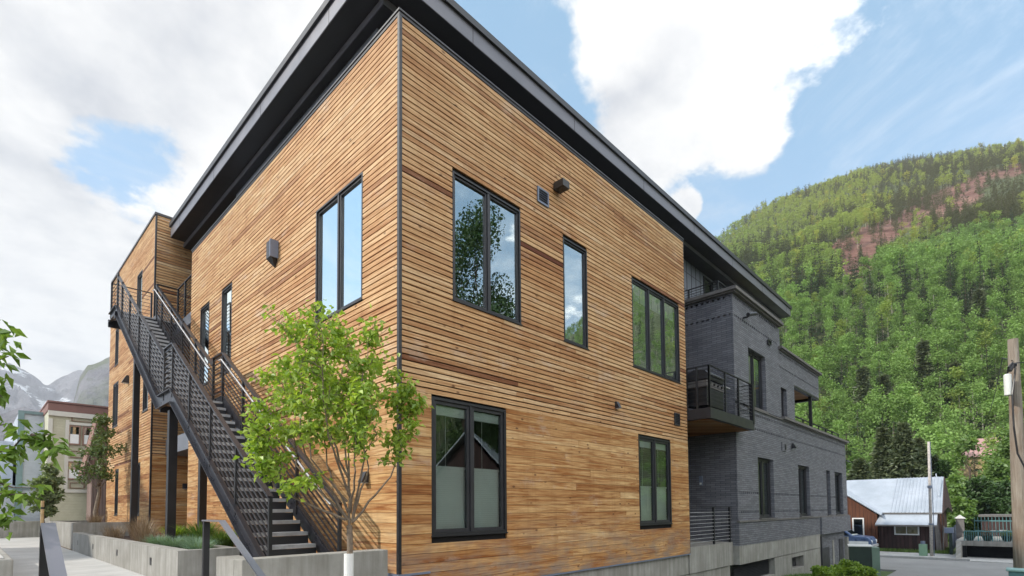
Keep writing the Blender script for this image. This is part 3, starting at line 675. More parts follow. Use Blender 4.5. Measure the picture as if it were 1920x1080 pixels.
def brownlamp(fr,u,z,label,s=1):
    bbox_thing('wall_lamp',fr,u,.02,z,label,'wall lamp',[('housing','lamp',[(-.1*s,.1*s,.02,.25*s,-.06*s,.08*s)]),('back_plate','black',[(-.07*s,.07*s,0,.019,-.05*s,.07*s)]),('lens','dark',[(-.08*s,.08*s,.05,.22*s,-.068*s,-.061*s)])])
brownlamp(FR,3.52,7.16,'dark brown box wall lamp high on the cedar wall right of the grey vent')
t=thing('wall_lamp',FL(4.2,.02,6.15),'grey twin-sided wall lamp on the cedar wall above the staircase','wall lamp')
mb=MB(); mb.box(FL,4.13,4.37,.02,.16,6.02,6.36); mb.build('housing',M['dark'],t,bevel=.004)
mb=MB(); mb.box(FL,4.10,4.128,.03,.19,6.0,6.34); mb.build('side_panel',M['grey'],t)
mb=MB(); mb.hexa([FL(u,n,z) for (z,a,b,c) in((5.86,4.24,4.26,.04),(6.015,4.14,4.36,.15)) for n in(.02,c) for u in(a,b)]); mb.build('lower_shade',M['black'],t)
def downlamp(fr,u,z,label,s=1):
    t=thing('wall_lamp',fr(u,.02,z),label,'wall lamp'); fr=Fr(fr.o+fr.n*.02,fr.u,fr.n); mb=MB()
    mb.hexa([fr(u+a*s,n,z+zz*s) for (zz,nn) in((-.08,.13*s),(.08,.05*s)) for n in(.0,nn) for a in(-.055,.055)]); mb.build('housing',M['dark'],t)
    mb=MB(); mb.box(fr,u-.04*s,u+.04*s,.02,.10*s,z-.095*s,z-.082*s); mb.build('lens',M['white'],t)
downlamp(FR,5.5,3.27,'small dark wedge wall lamp above the plain boards of the cedar wall',.9)
downlamp(FL,.80,1.54,'small dark wall lamp low on the cedar wall behind the young maple')
downlamp(FWL,15.85,5.65,'small dark wall lamp on the far wing beside its upper window',1.6)
downlamp(FWF,.55,1.85,'small dark wall lamp in the ground floor recess under the deck')
downlamp(FB,17.45,3.36,'small wedge wall lamp on the brick wing below the terrace ledge',1.2)
t=thing('security_camera',FB(12.75,.0,7.1),'black tubular security camera sticking out near the top of the brick wing','camera')
mb=MB(); mb.tube([FB(12.75,.0,7.05),FB(12.75,.12,7.05),FB(12.8,.2,7.1)],.03,8); mb.build('bracket',M['black'],t)
mb=MB(); mb.tube([FB(12.62,.2,7.08),FB(13.05,.28,7.2)],.06,12); mb.build('housing',M['dark'],t)
vent(FB,14.95,15.3,6.72,6.9,'dark','tiny dark vent on the brick wing right of the tall window',3)
t=thing('wall_outlet',FB(16.4,.0,3.15),'small square grey outlet box on the lower brick wall','outlet box'); mb=MB(); mb.box(FB,16.2,16.7,.0,.03,3.1,3.4); mb.build('cover',M['brick'],t); mb=MB(); mb.box(FB,16.5,16.64,.031,.05,3.15,3.35); mb.build('flap',M['dark'],t)
t=thing('door_intercom',(11.88,1.0,1.9),'slim pale intercom on the dark brick side wall of the patio','intercom'); mb=MB(); mb.box(WORLD,11.86,11.9,.9,1.0,1.75,2.05); mb.build('panel',M['grey'],t); mb=MB(); mb.box(WORLD,11.85,11.859,.92,.98,1.78,1.84); mb.build('button',M['white'],t)

# barbecue on balcony
t=thing('barbecue_grill',(9.9,.0,bz),'stainless steel gas barbecue with a side shelf on the balcony','barbecue')
mb=MB(); mb.box(WORLD,9.2,10.3,-.45,.1,bz+.12,bz+.6); mb.build('cart',M['black'],t,bevel=.01)
mb=MB(); mb.box(WORLD,9.15,10.3,-.47,.1,bz+.6,bz+.78); mb.build('control_panel',M['cap'],t,bevel=.01)
mb=MB()
pts=[(-.47,.82),(-.49,.95),(-.40,1.06),(-.1,1.1),(.1,1.0),(.1,.82)]
mb.prism([(9.2,a,bz+b) for a,b in pts],(0,0,0),(1.05,0,0)); mb.build('lid',M['dark'],t,recalc=True)
mb=MB(); mb.tube([(9.3,-.54,bz+.93),(10.15,-.54,bz+.93)],.018,8); mb.build('handle',M['galv'],t)
mb=MB(); mb.box(WORLD,10.32,10.8,-.45,.05,bz+.78,bz+.82); mb.build('side_shelf',M['galv'],t)
mb=MB()
for x in (9.35,9.6,9.85,10.1): mb.tube([(x,-.475,bz+.71),(x,-.51,bz+.71)],.03,10)
mb.build('knob',M['black'],t)

# ---------------------------------------------------------------- ground
def vnoise(x,y,seed=0):
    x=np.asarray(x,float);y=np.asarray(y,float); xi=np.floor(x).astype(np.int64); yi=np.floor(y).astype(np.int64); fx=x-xi; fy=y-yi
    fx=fx*fx*(3-2*fx); fy=fy*fy*(3-2*fy)
    def h(a,b): 
        n=(a*374761393+b*668265263+seed*974711)&0x7fffffff; n=((n^(n>>13))*1274126177)&0x7fffffff; return ((n^(n>>16))&0xffff)/65535.
    return (h(xi,yi)*(1-fx)+h(xi+1,yi)*fx)*(1-fy)+(h(xi,yi+1)*(1-fx)+h(xi+1,yi+1)*fx)*fy
def fbm(x,y,o=4,seed=0): return sum(vnoise(x*2**i,y*2**i,seed+i)*.5**i for i in range(o))/(2-.5**(o-1))
def sst(x,a,b): t=np.clip((x-a)/(b-a),0,1); return t*t*(3-2*t)
AZT=[-180,-120,-90,-60,-45,-37,-25,-10,-1.8,2,5.6,9.5,13.9,18.7,22,24,30,45,60,75,85,110,180]
SLT=[.02,.1,.22,.28,.32,.36,.50,.52,.515,.532,.546,.553,.550,.530,.503,.485,.40,.3,.2,.1,.02,.02,.02]
RRT=[600,600,600,600,500,500,600,700,720,720,710,690,640,560,500,470,450,450,450,450,450,450,450]
R0=78.
def polar(x,y):
    dx=x-CAM.x; dy=y-CAM.y; return np.hypot(dx,dy), np.degrees(np.arctan2(dy,dx))
def H(x,y):
    x=np.asarray(x,float); y=np.asarray(y,float)
    R,az=polar(x,y); sl=np.interp(az,AZT,SLT); R1=np.interp(az,AZT,RRT)
    sl=sl-12./R1
    base=-.42-.93*sst(x,2,15)-.31*sst(x,15,20)
    base=base+(-.08-base)*sst(y,-1.2,-.9)*sst(-x,.35,.6)
    base=base-.3*sst(-y,2,6)*sst(x,-6,6)*sst(-x,-16,-8)
    k=sl/(1-R0/R1); up=np.clip(R-R0,0,None); hill=np.where(R<R1,up*k,(R1-R0)*k-(R-R1)*.35)
    nz=(fbm(x*.012,y*.012,4,3)-.5)*30*sst(R,R0,R0+160)*np.minimum(1,sl/.2)+(fbm(x*.06,y*.06,3,9)-.5)*5*sst(R,R0,R0+60)*np.minimum(1,sl/.2)
    return base+hill+nz*np.where(R>R1*.93,.35,1.)
VIEW=[Vector(at(px,py,1)-CAM) for px,py in ((1548,455),(1600,535),(1640,500),(1720,445),(1800,395),(1925,335),(1925,290),(1860,312),(1790,345),(1690,372),(1620,415))]
def screen(x,y,z):
    d=np.stack([x-CAM.x,y-CAM.y,z-CAM.z]); k=FW.x*d[0]+FW.y*d[1]+FW.z*d[2]
    return 960+FPX*(RT.x*d[0]+RT.y*d[1]+RT.z*d[2])/k, CYP-FPX*(UP.x*d[0]+UP.y*d[1]+UP.z*d[2])/k
SC=[(1552,462),(1600,530),(1640,492),(1700,440),(1770,405),(1850,352),(1935,322),(1935,305),(1850,322),(1780,352),(1690,388),(1620,420)]
def inpoly(px,py,poly):
    ins=np.zeros(px.shape,bool); n=len(poly)
    for i in range(n):
        x1,y1=poly[i]; x2,y2=poly[(i+1)%n]
        c=((y1>py)!=(y2>py))&(px<(x2-x1)*(py-y1)/((y2-y1)+1e-9)+x1); ins^=c
    return ins
rings=np.concatenate([[.01],np.geomspace(.8,40,150),np.geomspace(41,900,170),[1100,1500,2200,3300]])
azs=np.radians(np.concatenate([np.linspace(-180,-12,120,endpoint=False),np.linspace(-12,34,230,endpoint=False),np.linspace(34,180,110,endpoint=False)]))
AA,RR=np.meshgrid(azs,rings); gx=CAM.x+RR*np.cos(AA); gy=CAM.y+RR*np.sin(AA); gz=H(gx,gy)
gz=np.where(RR>900,np.minimum(gz,-20),gz)
nr,na=gx.shape
idx=np.arange(nr*na).reshape(nr,na); a=idx[:-1]; b=idx[1:]
faces=np.stack([a,b,np.roll(b,-1,1),np.roll(a,-1,1)],-1).reshape(-1,4)
def npmesh(name,verts,faces,mt,tint=None,smooth=False,kind=None,label=None,cat=None):
    me=bpy.data.meshes.new(name); k=faces.shape[1]
    me.vertices.add(len(verts)); me.vertices.foreach_set('co',np.asarray(verts,'f').ravel())
    me.loops.add(faces.size); me.loops.foreach_set('vertex_index',faces.astype('i').ravel())
    me.polygons.add(len(faces)); me.polygons.foreach_set('loop_start',np.arange(0,faces.size,k,dtype='i'))
    me.update(calc_edges=True); me.validate()
    if tint is not None:
        ca=me.color_attributes.new('tint','FLOAT_COLOR','POINT'); ca.data.foreach_set('color',np.concatenate([tint,np.ones((len(tint),1))],1).astype('f').ravel())
    me.polygons.foreach_set('use_smooth',[smooth]*len(me.polygons))
    me.materials.append(mt); o=bpy.data.objects.new(name,me); COL.objects.link(o); o['_o']=(0,0,0)
    return tag(o,label,cat,None,kind)
inner=RR.ravel()<74; 
fr_in=faces[inner[faces].all(1)]; fr_out=faces[~inner[faces].all(1)]
V=np.stack([gx.ravel(),gy.ravel(),gz.ravel()],1)
def sub(V,F): u,inv=np.unique(F,return_inverse=True); return V[u],inv.reshape(F.shape),u
v1,f1,_=sub(V,fr_in); npmesh('ground',v1,f1[:,::-1],M['ground'],smooth=True,kind='structure')
sx,sy=screen(V[:,0],V[:,1],V[:,2]); 
sc=inpoly(sx+ (fbm(V[:,0]*.03,V[:,1]*.03,3,5)-.5)*50,sy+(fbm(V[:,0]*.03,V[:,1]*.03,3,15)-.5)*50,SC)&(RR.ravel()>150)
tn=np.stack([sc*1.,sc*0.,sc*0.],1)
v2,f2,u2=sub(V,fr_out); npmesh('hillside',v2,f2[:,::-1],M['hill'],tint=tn[u2],smooth=True,kind='structure')

# distant mountains
def mount(name,azt,slt,Ra,Rb,gre,snow,seed):
    az=np.linspace(azt[0],azt[-1],260); t=np.linspace(0,1,90); A,Tt=np.meshgrid(np.radians(az),t)
    sl=np.interp(np.degrees(A),azt,slt); R=Ra+(Rb-Ra)*Tt*1.0
    x=CAM.x+R*np.cos(A); y=CAM.y+R*np.sin(A)
    z=sl*Rb*np.power(Tt,1.15)
    rid=1-2*np.abs(fbm(x*.006,y*.006,6,seed)-.5)
    z=z+(rid-.75)*Rb*.085*np.sin(np.pi*np.clip(Tt*.93,0,1))+(fbm(x*.05,y*.05,4,seed+5)-.5)*Rb*.006*(Tt>.02)-30*(1-Tt)
    ii=np.arange(x.size).reshape(x.shape); F=np.stack([ii[:-1,:-1],ii[:-1,1:],ii[1:,1:],ii[1:,:-1]],-1).reshape(-1,4)
    # far side skirt gives the range its thickness
    V=np.stack([x.ravel(),y.ravel(),z.ravel()],1); top=ii[-1]; n0=len(V)
    back=V[top].copy(); back[:,0]+=np.cos(np.radians(az))*Rb*.3; back[:,1]+=np.sin(np.radians(az))*Rb*.3; back[:,2]=-30
    V=np.concatenate([V,back]); bi=np.arange(n0,n0+len(top)); F=np.concatenate([F,np.stack([top[:-1],top[1:],bi[1:],bi[:-1]],-1)])
    g=np.concatenate([(gre(np.degrees(A),Tt)).ravel(),np.zeros(len(top))]); s_=np.concatenate([(np.ones_like(A)*snow).ravel(),np.zeros(len(top))])
    npmesh(name,V,F,M['rock'],tint=np.stack([g,s_,g*0],1),smooth=False,kind='structure')
mount('mountain',[70,81,83.6,84.5,85.7,86.5,87.2,88,89,92,97,110],[.20,.225,.21,.200,.181,.193,.203,.209,.200,.20,.22,.16],1500,2300,lambda a,t:(t<.45)*.5,1,21)
mount('cliff',[60,72,78,81.6,82.4,83.1,83.6,84.1,84.6,86],[.05,.30,.27,.239,.231,.224,.205,.15,.06,.0],700,1100,lambda a,t:np.clip(1.25-t*1.0,0,1)+(t>.93)*.6,0,44)
mount('foothill',[75,79,82.5,84,85.5,87,89,93,100],[.06,.07,.09,.125,.142,.150,.128,.11,.1],500,900,lambda a,t:t*0+.35,.7,61)

# ---------------------------------------------------------------- foliage
def leaves(P,size,N,seed,droop=.25,aspect=.55,tintbias=0,hang=0.0):
    """folded two-triangle leaves at points P; N = random tilt"""
    g=np.random.default_rng(seed); n=len(P); P=np.asarray(P,float)
    d=g.normal(size=(n,3)); d[:,2]=d[:,2]*N-droop; d/=np.linalg.norm(d,axis=1)[:,None]
    up=g.normal(size=(n,3))*.7+np.array([0,0,1.]); s=np.cross(d,up); s/=np.linalg.norm(s,axis=1)[:,None]+1e-9; nn=np.cross(s,d)
    L=(size*g.uniform(.65,1.3,n))[:,None]; w=L*aspect*.5
    a=P; c=P+d*L-nn*L*hang; m1=P+d*L*.5+s*w+nn*L*.10; m2=P+d*L*.5-s*w+nn*L*.10
    V=np.stack([a,m1,c,m2],1).reshape(-1,3); i=np.arange(n)*4
    F=np.concatenate([np.stack([i,i+1,i+2],1),np.stack([i,i+2,i+3],1)])
    t=np.clip(g.normal(.5+tintbias,.25,n),0,1); T_=np.repeat(np.stack([t,g.random(n),t*0],1),4,0)
    return V,F,T_
def crownobj(name,P,size,seed,mt,parent,off,N=.8,droop=.25,aspect=.55,hang=0.,tb=0):
    V,F,T_=leaves(P,size,N,seed,droop,aspect,tb,hang); o=npmesh(name,V-np.array(off),F,M[mt],tint=T_); o.parent=parent; return o
def clumps(centers,radii,n,seed,flat=.8):
    g=np.random.default_rng(seed); C_=np.asarray(centers,float); R=np.asarray(radii,float); w=R**2.2; k=g.choice(len(C_),n,p=w/w.sum())
    d=g.normal(size=(n,3)); d/=np.linalg.norm(d,axis=1)[:,None]; r=g.random(n)**.45
    q=d*(R[k]*r)[:,None]; q[:,2]*=flat; return C_[k]+q
def limb(mb,p,q,r0,r1,g,n=5,wob=.06,seg=6):
    p=np.array(p,float);q=np.array(q,float); L=np.linalg.norm(q-p); pts=[];rs=[]
    for i in range(n+1):
        t=i/n; x=p+(q-p)*t; x=x+g.normal(size=3)*L*wob*math.sin(math.pi*t); x[2]+=L*.08*math.sin(math.pi*t)*0; pts.append(x); rs.append(r0+(r1-r0)*t)
    mb.tube(pts,rs,seg,False); return pts
# young maple in front of the building: built at its foot
def maple():
    base=at(654,1037,5.75); bx,by=base.x,base.y; gz0=float(H(bx,by)); t=thing('young_maple',(bx,by,gz0),'young maple with bright green leaves and a white trunk guard, in front of the staircase','tree')
    g=np.random.default_rng(5); mb=MB(); o=np.array([bx,by,gz0]); rt=np.array([RT.x,RT.y,0]); rt/=np.linalg.norm(rt); fw=np.array([FW.x,FW.y,0]); fw/=np.linalg.norm(fw)
    k=5.75/FPX
    def w(px,py,dep): return np.array([bx,by,0])+rt*((px-654)*k)+fw*dep+np.array([0,0,base.z+(1037-py)*k])
    fork=w(655,985,0); limb(mb,o,fork,.036,.031,g,4,.01,10)
    tips=[]
    def br(p,q,r0,r1,lvl):
        pts=limb(mb,p,q,r0,r1,g,6,.05)
        if lvl:
            for i in range(1,7):
                for _ in range(2 if lvl>1 else 1):
                    dirn=g.normal(size=3); dirn[2]=abs(dirn[2])*.9+.35; dirn/=np.linalg.norm(dirn); L=np.linalg.norm(np.array(q)-np.array(p))*g.uniform(.16,.34)
                    q2=np.array(pts[i])+dirn*L; br(pts[i],q2,r1*.75+.001,.0022,lvl-1)
        tips.extend([np.array(x) for x in pts[2:]] if lvl<2 else [np.array(pts[-1])]); 
    main=[((655,985,0),(650,640,.05)),((652,975,0),(560,640,-.15)),((650,970,0),(515,690,.25)),((648,975,0),(500,810,-.3)),((660,980,0),(690,690,.2)),((660,975,0),(700,650,-.25)),
          ((662,978,0),(745,740,.15)),((655,930,0),(620,620,.45)),((655,930,0),(630,640,-.5)),((652,960,0),(575,700,.5)),((657,960,0),(690,760,-.5)),((650,940,0),(590,730,-.45)),((655,900,0),(600,615,0))]
    for a,b in main:
        p=w(*a); q=w(*b); e=a if abs(a[1]-985)<1 else a
        side=np.sign(b[0]-a[0]); mid=w(a[0]+(b[0]-a[0])*.8,a[1]-(a[1]-b[1])*.36,b[2]*.7)
        limb(mb,p,mid,.015,.009,g,5,.02,7); br(mid,q,.0085,.003,2)
    mb.build('trunk',M['bark'],t,smooth=True)
    T_=np.array(tips); hh=(T_[:,2]-fork[2]); T_=T_[hh>.12]
    ex=[w(*p) for p in [(488,760,-.1),(500,775,0),(520,668,.1),(492,700,0),(545,860,-.2),(520,880,-.3),(500,830,-.2),(780,745,.2),(770,755,.1),(560,915,-.3),(765,790,.1),(735,700,0),(690,630,.1),(625,615,0),(560,612,.0),(585,905,-.3),(600,900,-.2),(740,830,.1),(760,735,0)]]
    sel=g.choice(len(T_),2500); P=T_[sel]; P=np.concatenate([P,np.repeat(np.array(ex),26,0)])
    n=7; P=np.repeat(P,2,0); P=P+g.normal(size=P.shape)*np.array([.05,.05,.04])
    crownobj('crown',P,.071,77,'maple',t,(bx,by,gz0),N=.55,droop=.45,aspect=.68,hang=.22)
    s_=MB(); s_.tube([(bx,by,gz0-.02),(bx,by,.57)],.052,18,True); s_.build('trunk_guard',M['white'],t,smooth=False)
maple()
def lefttree():
    g=np.random.default_rng(9); o=at(-190,900,3.4); gz0=-.08; t=thing('broadleaf_tree',(o.x,o.y,gz0),'leafy tree with drooping oval leaves at the far left edge, nearest the viewer','tree')
    mb=MB(); off=np.array([o.x,o.y,gz0]); limb(mb,off,at(-170,560,3.4),.06,.03,g,5,.02,10)
    P=[]
    def spray(a,b,n,r):
        pts=limb(mb,a,b,.012,.003,g,6,.03)
        for i in range(n):
            k=g.integers(1,7); q=np.array(pts[k])+g.normal(size=3)*r; P.append(q)
    S1=[((-180,700),(8,625),60,.04),((-180,720),(16,668),50,.045),((-180,700),(-16,720),60,.05),((-60,700),(4,745),30,.035),((-180,820),(12,795),36,.03),((-170,840),(92,815),46,.025),((60,815),(100,845),20,.025),((-120,830),(40,850),30,.03),
        ((-180,900),(48,925),40,.03),((-150,900),(66,915),30,.025),((-180,960),(4,965),50,.04),((-180,930),(-8,980),50,.045),((-180,620),(-20,600),50,.06),((-180,860),(-20,870),20,.04)]
    for a,b,n,r in S1:
        d=g.uniform(-.15,.2); spray(at(*a,3.4),at(*b,3.2+d),n,r)
    mb.build('trunk',M['barkd'],t,smooth=True); P=np.array(P)
    crownobj('crown',np.repeat(P,2,0)+g.normal(size=(len(P)*2,3))*.015,.078,13,'cherry',t,off,N=.4,droop=.55,aspect=.46,hang=.3)
lefttree()
def tree(name,px,top,F,wpx,kind,label,base=None,cat='tree',group=None,n=2600,ls=.3,seed=1,hb=.25,zb=None,trunk='barkd',flat=1.):
    g=np.random.default_rng(seed); P0=at(px,top,F); x,y=P0.x,P0.y; zb=float(H(x,y)) if zb is None else zb; Ht=P0.z-zb; W_=wpx*F/FPX/2
    t=thing(name,(x,y,zb),label,cat,group); off=np.array([x,y,zb]); mb=MB()
    if kind=='conif':
        mb.tube([(x,y,zb),(x,y,zb+Ht*.97)],[Ht*.02+.03,.015],7,False); mb.build('trunk',M['barkd'],t)
        P=[];nt=int(Ht*3.2)+8
        for i in range(nt):
            u=(i+.5)/nt; z=zb+Ht*(.06+.93*u); R=W_*(1-u)**.85*g.uniform(.75,1.1)+.05; m=max(5,int(9*(1-u)+4)); a0=g.random()*6.28
            for k in range(m):
                a=a0+6.283*k/m+g.normal()*.15; L=R*g.uniform(.7,1.12); ns=max(4,int(n/nt/m))
                for s_ in np.sqrt(g.random(ns)): P.append((x+math.cos(a)*L*s_+g.normal()*.05*R,y+math.sin(a)*L*s_+g.normal()*.05*R,z-L*s_*.28+L*.12*s_*s_+g.normal()*.06))
        crownobj('crown',np.array(P),ls,seed,'conif',t,off,N=.35,droop=.15,aspect=.38)
        return t
    limb(mb,off,off+np.array([0,0,Ht*.7]),Ht*.018+.01,Ht*.006,g,5,.015,8)
    nc=26; C_=[];R_s=[]
    for i in range(nc):
        u=g.random(); z=zb+Ht*(hb+(1-hb)*u*.93); prof=math.sin(math.pi*min(1,.12+u*.86))**.6; a=g.random()*6.28; rr=W_*prof*g.uniform(.15,.82)
        c=np.array([x+math.cos(a)*rr,y+math.sin(a)*rr,z]); C_.append(c); R_s.append(W_*g.uniform(.2,.38))
        if i%2==0: limb(mb,off+np.array([0,0,Ht*(hb*.8+(1-hb)*u*.6)]),c,Ht*.006+.004,.004,g,4,.05,5)
    C_.append(np.array([x,y,zb+Ht*.93])); R_s.append(W_*.28)
    mb.build('trunk',M[trunk],t,smooth=True)
    crownobj('crown',clumps(C_,R_s,n,seed,flat),ls,seed,kind,t,off,N=.8,droop=.2,aspect=.6)
    return t
tree('willow_shrub',88,865,20,62,'willow','wispy grey-green young tree beside the concrete blocks, in front of the grey house',n=4200,ls=.13,seed=3,hb=.25,zb=0,cat='tree')
tree('crabapple_tree',188,775,17.5,95,'crab','dark open young tree with slim trunk in the far planter before the cream building',n=2300,ls=.10,seed=23,hb=.38,zb=.6,trunk='bark',flat=.8)
for i,(px,tp,F,w_,l) in enumerate([(1612,862,40,62,'small olive conifer left of the tall spruces behind the metal-roofed cabin'),(1655,800,45,62,'tall dark spruce behind the cabin, left of the two tallest'),(1693,793,43,70,'tallest dark spruce behind the middle of the cabin roof'),(1722,822,47,60,'dark spruce right behind the slim pole'),(1748,856,44,50,'short dark spruce behind the right end of the cabin roof')]):
    tree('spruce_tree',px,tp,F,w_*1.7,'conif',l,n=11000,ls=.40,seed=40+i,group='spruces behind the cabin')
for i,(px,tp,F,w_,k,l) in enumerate([(1815,818,41,95,'lgreen','bright green tree in front of the pink-roofed house'),(1868,862,40,90,'lgreen','rounded green tree right of the bright one, above the terrace'),(1790,892,37,60,'lgreen','low green tree beside the cabin gable'),(1893,800,46,70,'lgreen','tall green tree behind the utility pole'),(1880,905,38,80,'dgreen','dark green tree low behind the terrace railing'),(1836,900,39,80,'dgreen','dark green tree behind the terrace fence'),(1795,935,36,50,'lgreen','small light shrub-like tree behind the picket fence'),(1570,850,46,60,'lgreen','green tree behind the corner of the brick wing'),(1765,862,43,46,'dgreen','narrow dark tree between spruce and pink-roofed house')]):
    tree('roadside_tree',px,tp,F,w_*1.1,k,l,n=6500,ls=.32,seed=60+i,hb=.12,group='leafy trees behind the terrace and cabin')
for i,(px,tp,F,w_,l) in enumerate([(1617,690,118,46,'tall dark conifer on the lower slope nearest the brick wing'),(1655,705,112,52,'olive-brown conifer beside the tall dark one on the lower slope'),(1640,745,104,40,'shorter conifer at the foot of the two tall ones on the slope'),(1790,683,128,50,'dark conifer standing above the pale aspen trunks on the slope'),(1822,735,112,66,'broad dark conifer right of the pale aspen trunks'),(1860,760,104,60,'dark conifer on the lower slope left of the utility pole'),(1730,640,165,36,'lone conifer among aspens halfway up the slope'),(1835,543,235,34,'lone conifer high among the aspens in the middle of the hillside'),(1715,765,98,34,'small dark conifer on the slope above the spruces')]):
    F=next(f_ for f_ in np.arange(85,420,1.) if at(px,tp,f_).z-float(H(at(px,tp,f_).x,at(px,tp,f_).y))<(15 if i<6 else 12))
    tree('hillside_conifer',px,tp,F,w_,'conif',l,n=3800,ls=.85,seed=80+i,group='lone conifers on the hillside')

# hillside forest: one mass of aspens and conifers
def proto(kind,n,seed):
    g=np.random.default_rng(seed)
    if kind=='a':
        nc=14; C_=[];R2=[]
        for i in range(nc):
            u=g.random(); a=g.random()*6.28; pr=math.sin(math.pi*min(1,.15+u*.8))**.7; rr=.15*pr*g.uniform(.2,1); C_.append((math.cos(a)*rr,math.sin(a)*rr,.34+.6*u)); R2.append(g.uniform(.06,.105))
        P=clumps(C_,R2,n,seed,1.); V,F,T_=leaves(P,.050*math.sqrt(260/n)**.9,.8,seed,.15,.75)
    else:
        u=1-np.sqrt(1-g.random(n)*.995); lay=np.round(u*11)/11; u=lay+g.normal(size=n)*.012; R=(.15*(1-u)**.9+.006)*np.sqrt(g.random(n)); a=g.random(n)*6.28+0
        P=np.stack([np.cos(a)*R,np.sin(a)*R,.07+.92*u-R*.45],1); V,F,T_=leaves(P,.055*math.sqrt(260/n)**.9,.35,seed,.12,.5)
    # trunk
    tv=[];tf=[]
    w=.009 if kind=='a' else .008; h=.62 if kind=='a' else .9
    tv=[(w,0,0),(-w*.5,w*.87,0),(-w*.5,-w*.87,0),(w*.5,0,h),(-w*.25,w*.4,h),(-w*.25,-w*.4,h)]; b=len(V); tf=[(b,b+1,b+4),(b,b+4,b+3),(b+1,b+2,b+5),(b+1,b+5,b+4),(b+2,b,b+3),(b+2,b+3,b+5)]
    isl=np.concatenate([np.ones(len(V)),np.zeros(6)])
    return np.concatenate([V,np.array(tv)]),np.concatenate([F,np.array(tf)]),np.concatenate([T_[:,0],np.zeros(6)]),isl
LODS={}
for k in 'ac':
    for li,n in enumerate((1000,420,150)): LODS[k,li]=[proto(k,n,100+li*10+j) for j in range(5)]
g=np.random.default_rng(77)
def scatter(az0,az1,Ra,Rb,s):
    out=[]; R=Ra
    while R<Rb:
        sp=s*(1 if R<220 else min(1.55,(R/220)**.5)); na_=int(R*math.radians(az1-az0)/sp)
        a=np.radians(az0)+ (np.arange(na_)+g.uniform(-.4,.4,na_))*sp/R; r=R+g.uniform(-.45,.45,na_)*sp; out.append(np.stack([CAM.x+r*np.cos(a),CAM.y+r*np.sin(a),r,np.degrees(a)],1)); R+=sp
    return np.concatenate(out)
TP=np.concatenate([scatter(-3.5,31,68,735,2.95),scatter(-60,-3.5,80,560,7.5)])
VV=[];FF=[];CC=[];vb=0
zt_=H(TP[:,0],TP[:,1]); px_,py_=screen(TP[:,0],TP[:,1],zt_+5.)
j1=(fbm(TP[:,0]*.03,TP[:,1]*.03,3,5)-.5)*50; j2=(fbm(TP[:,0]*.03,TP[:,1]*.03,3,15)-.5)*50
scr=inpoly(px_+j1,py_+j2,SC)&(TP[:,2]>150)&(TP[:,3]>-3.5)
R1s=np.interp(TP[:,3],AZT,RRT)
cn_=fbm(TP[:,0]*.02,TP[:,1]*.02,4,31)
for i,(x,y,R,az) in enumerate(TP):
    if R>R1s[i]*1.04: continue
    if scr[i] and g.random()>.17: continue
    # conifers take over towards the ridge and the left gullies; aspens below
    v=py_[i]; u=px_[i]
    ridge=max(0,(470-v)/120.) if az>-3.5 else 0
    band=1 if (az>-3.5 and v<560-(u-1350)*.05 and v>395 and u<1640) else 0
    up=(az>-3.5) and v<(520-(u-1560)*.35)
    pc=.07+1.8*max(0,cn_[i]-.58)
    if up: pc=.30+2.0*(cn_[i]-.45)+.25*(u>1640)
    if band: pc=.55+2*(cn_[i]-.5)
    if scr[i]: pc=.9
    k='c' if g.random()<pc else 'a'
    li=0 if R<170 else (1 if R<330 else 2)
    V,F,t_,isl=LODS[k,li][g.integers(5)]
    hgt=(g.uniform(7.5,11.5) if k=='a' else g.uniform(8,13.5))*(1.0 if R<300 else 1.0); wid=hgt*g.uniform(.9,1.25)
    if k=='c': wid=hgt*g.uniform(.7,1.0)
    a=g.random()*6.283; c_,s_=math.cos(a),math.sin(a)
    P=np.stack([(V[:,0]*c_-V[:,1]*s_)*wid+x,(V[:,0]*s_+V[:,1]*c_)*wid+y,V[:,2]*hgt+zt_[i]-.2],1)
    q=g.random(); ye=max(0,min(1,(560-v)/180)) if up else 0  # yellow shift puts sunlight on the ridge into the tree colours
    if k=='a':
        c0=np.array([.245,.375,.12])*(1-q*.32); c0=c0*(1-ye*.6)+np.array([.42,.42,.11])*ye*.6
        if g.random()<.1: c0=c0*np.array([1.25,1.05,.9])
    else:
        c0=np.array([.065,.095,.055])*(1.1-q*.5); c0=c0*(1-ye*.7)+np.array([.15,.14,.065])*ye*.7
    lc=c0[None]*(.86+.36*t_)[:,None]; tc_=np.array([.42,.40,.34]) if k=='a' else np.array([.10,.075,.06])
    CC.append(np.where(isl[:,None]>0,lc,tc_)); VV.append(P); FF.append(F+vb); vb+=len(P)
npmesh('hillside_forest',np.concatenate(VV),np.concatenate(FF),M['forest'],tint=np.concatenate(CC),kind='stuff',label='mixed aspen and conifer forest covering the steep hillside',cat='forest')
print('forest trees',len(VV),'verts',vb)
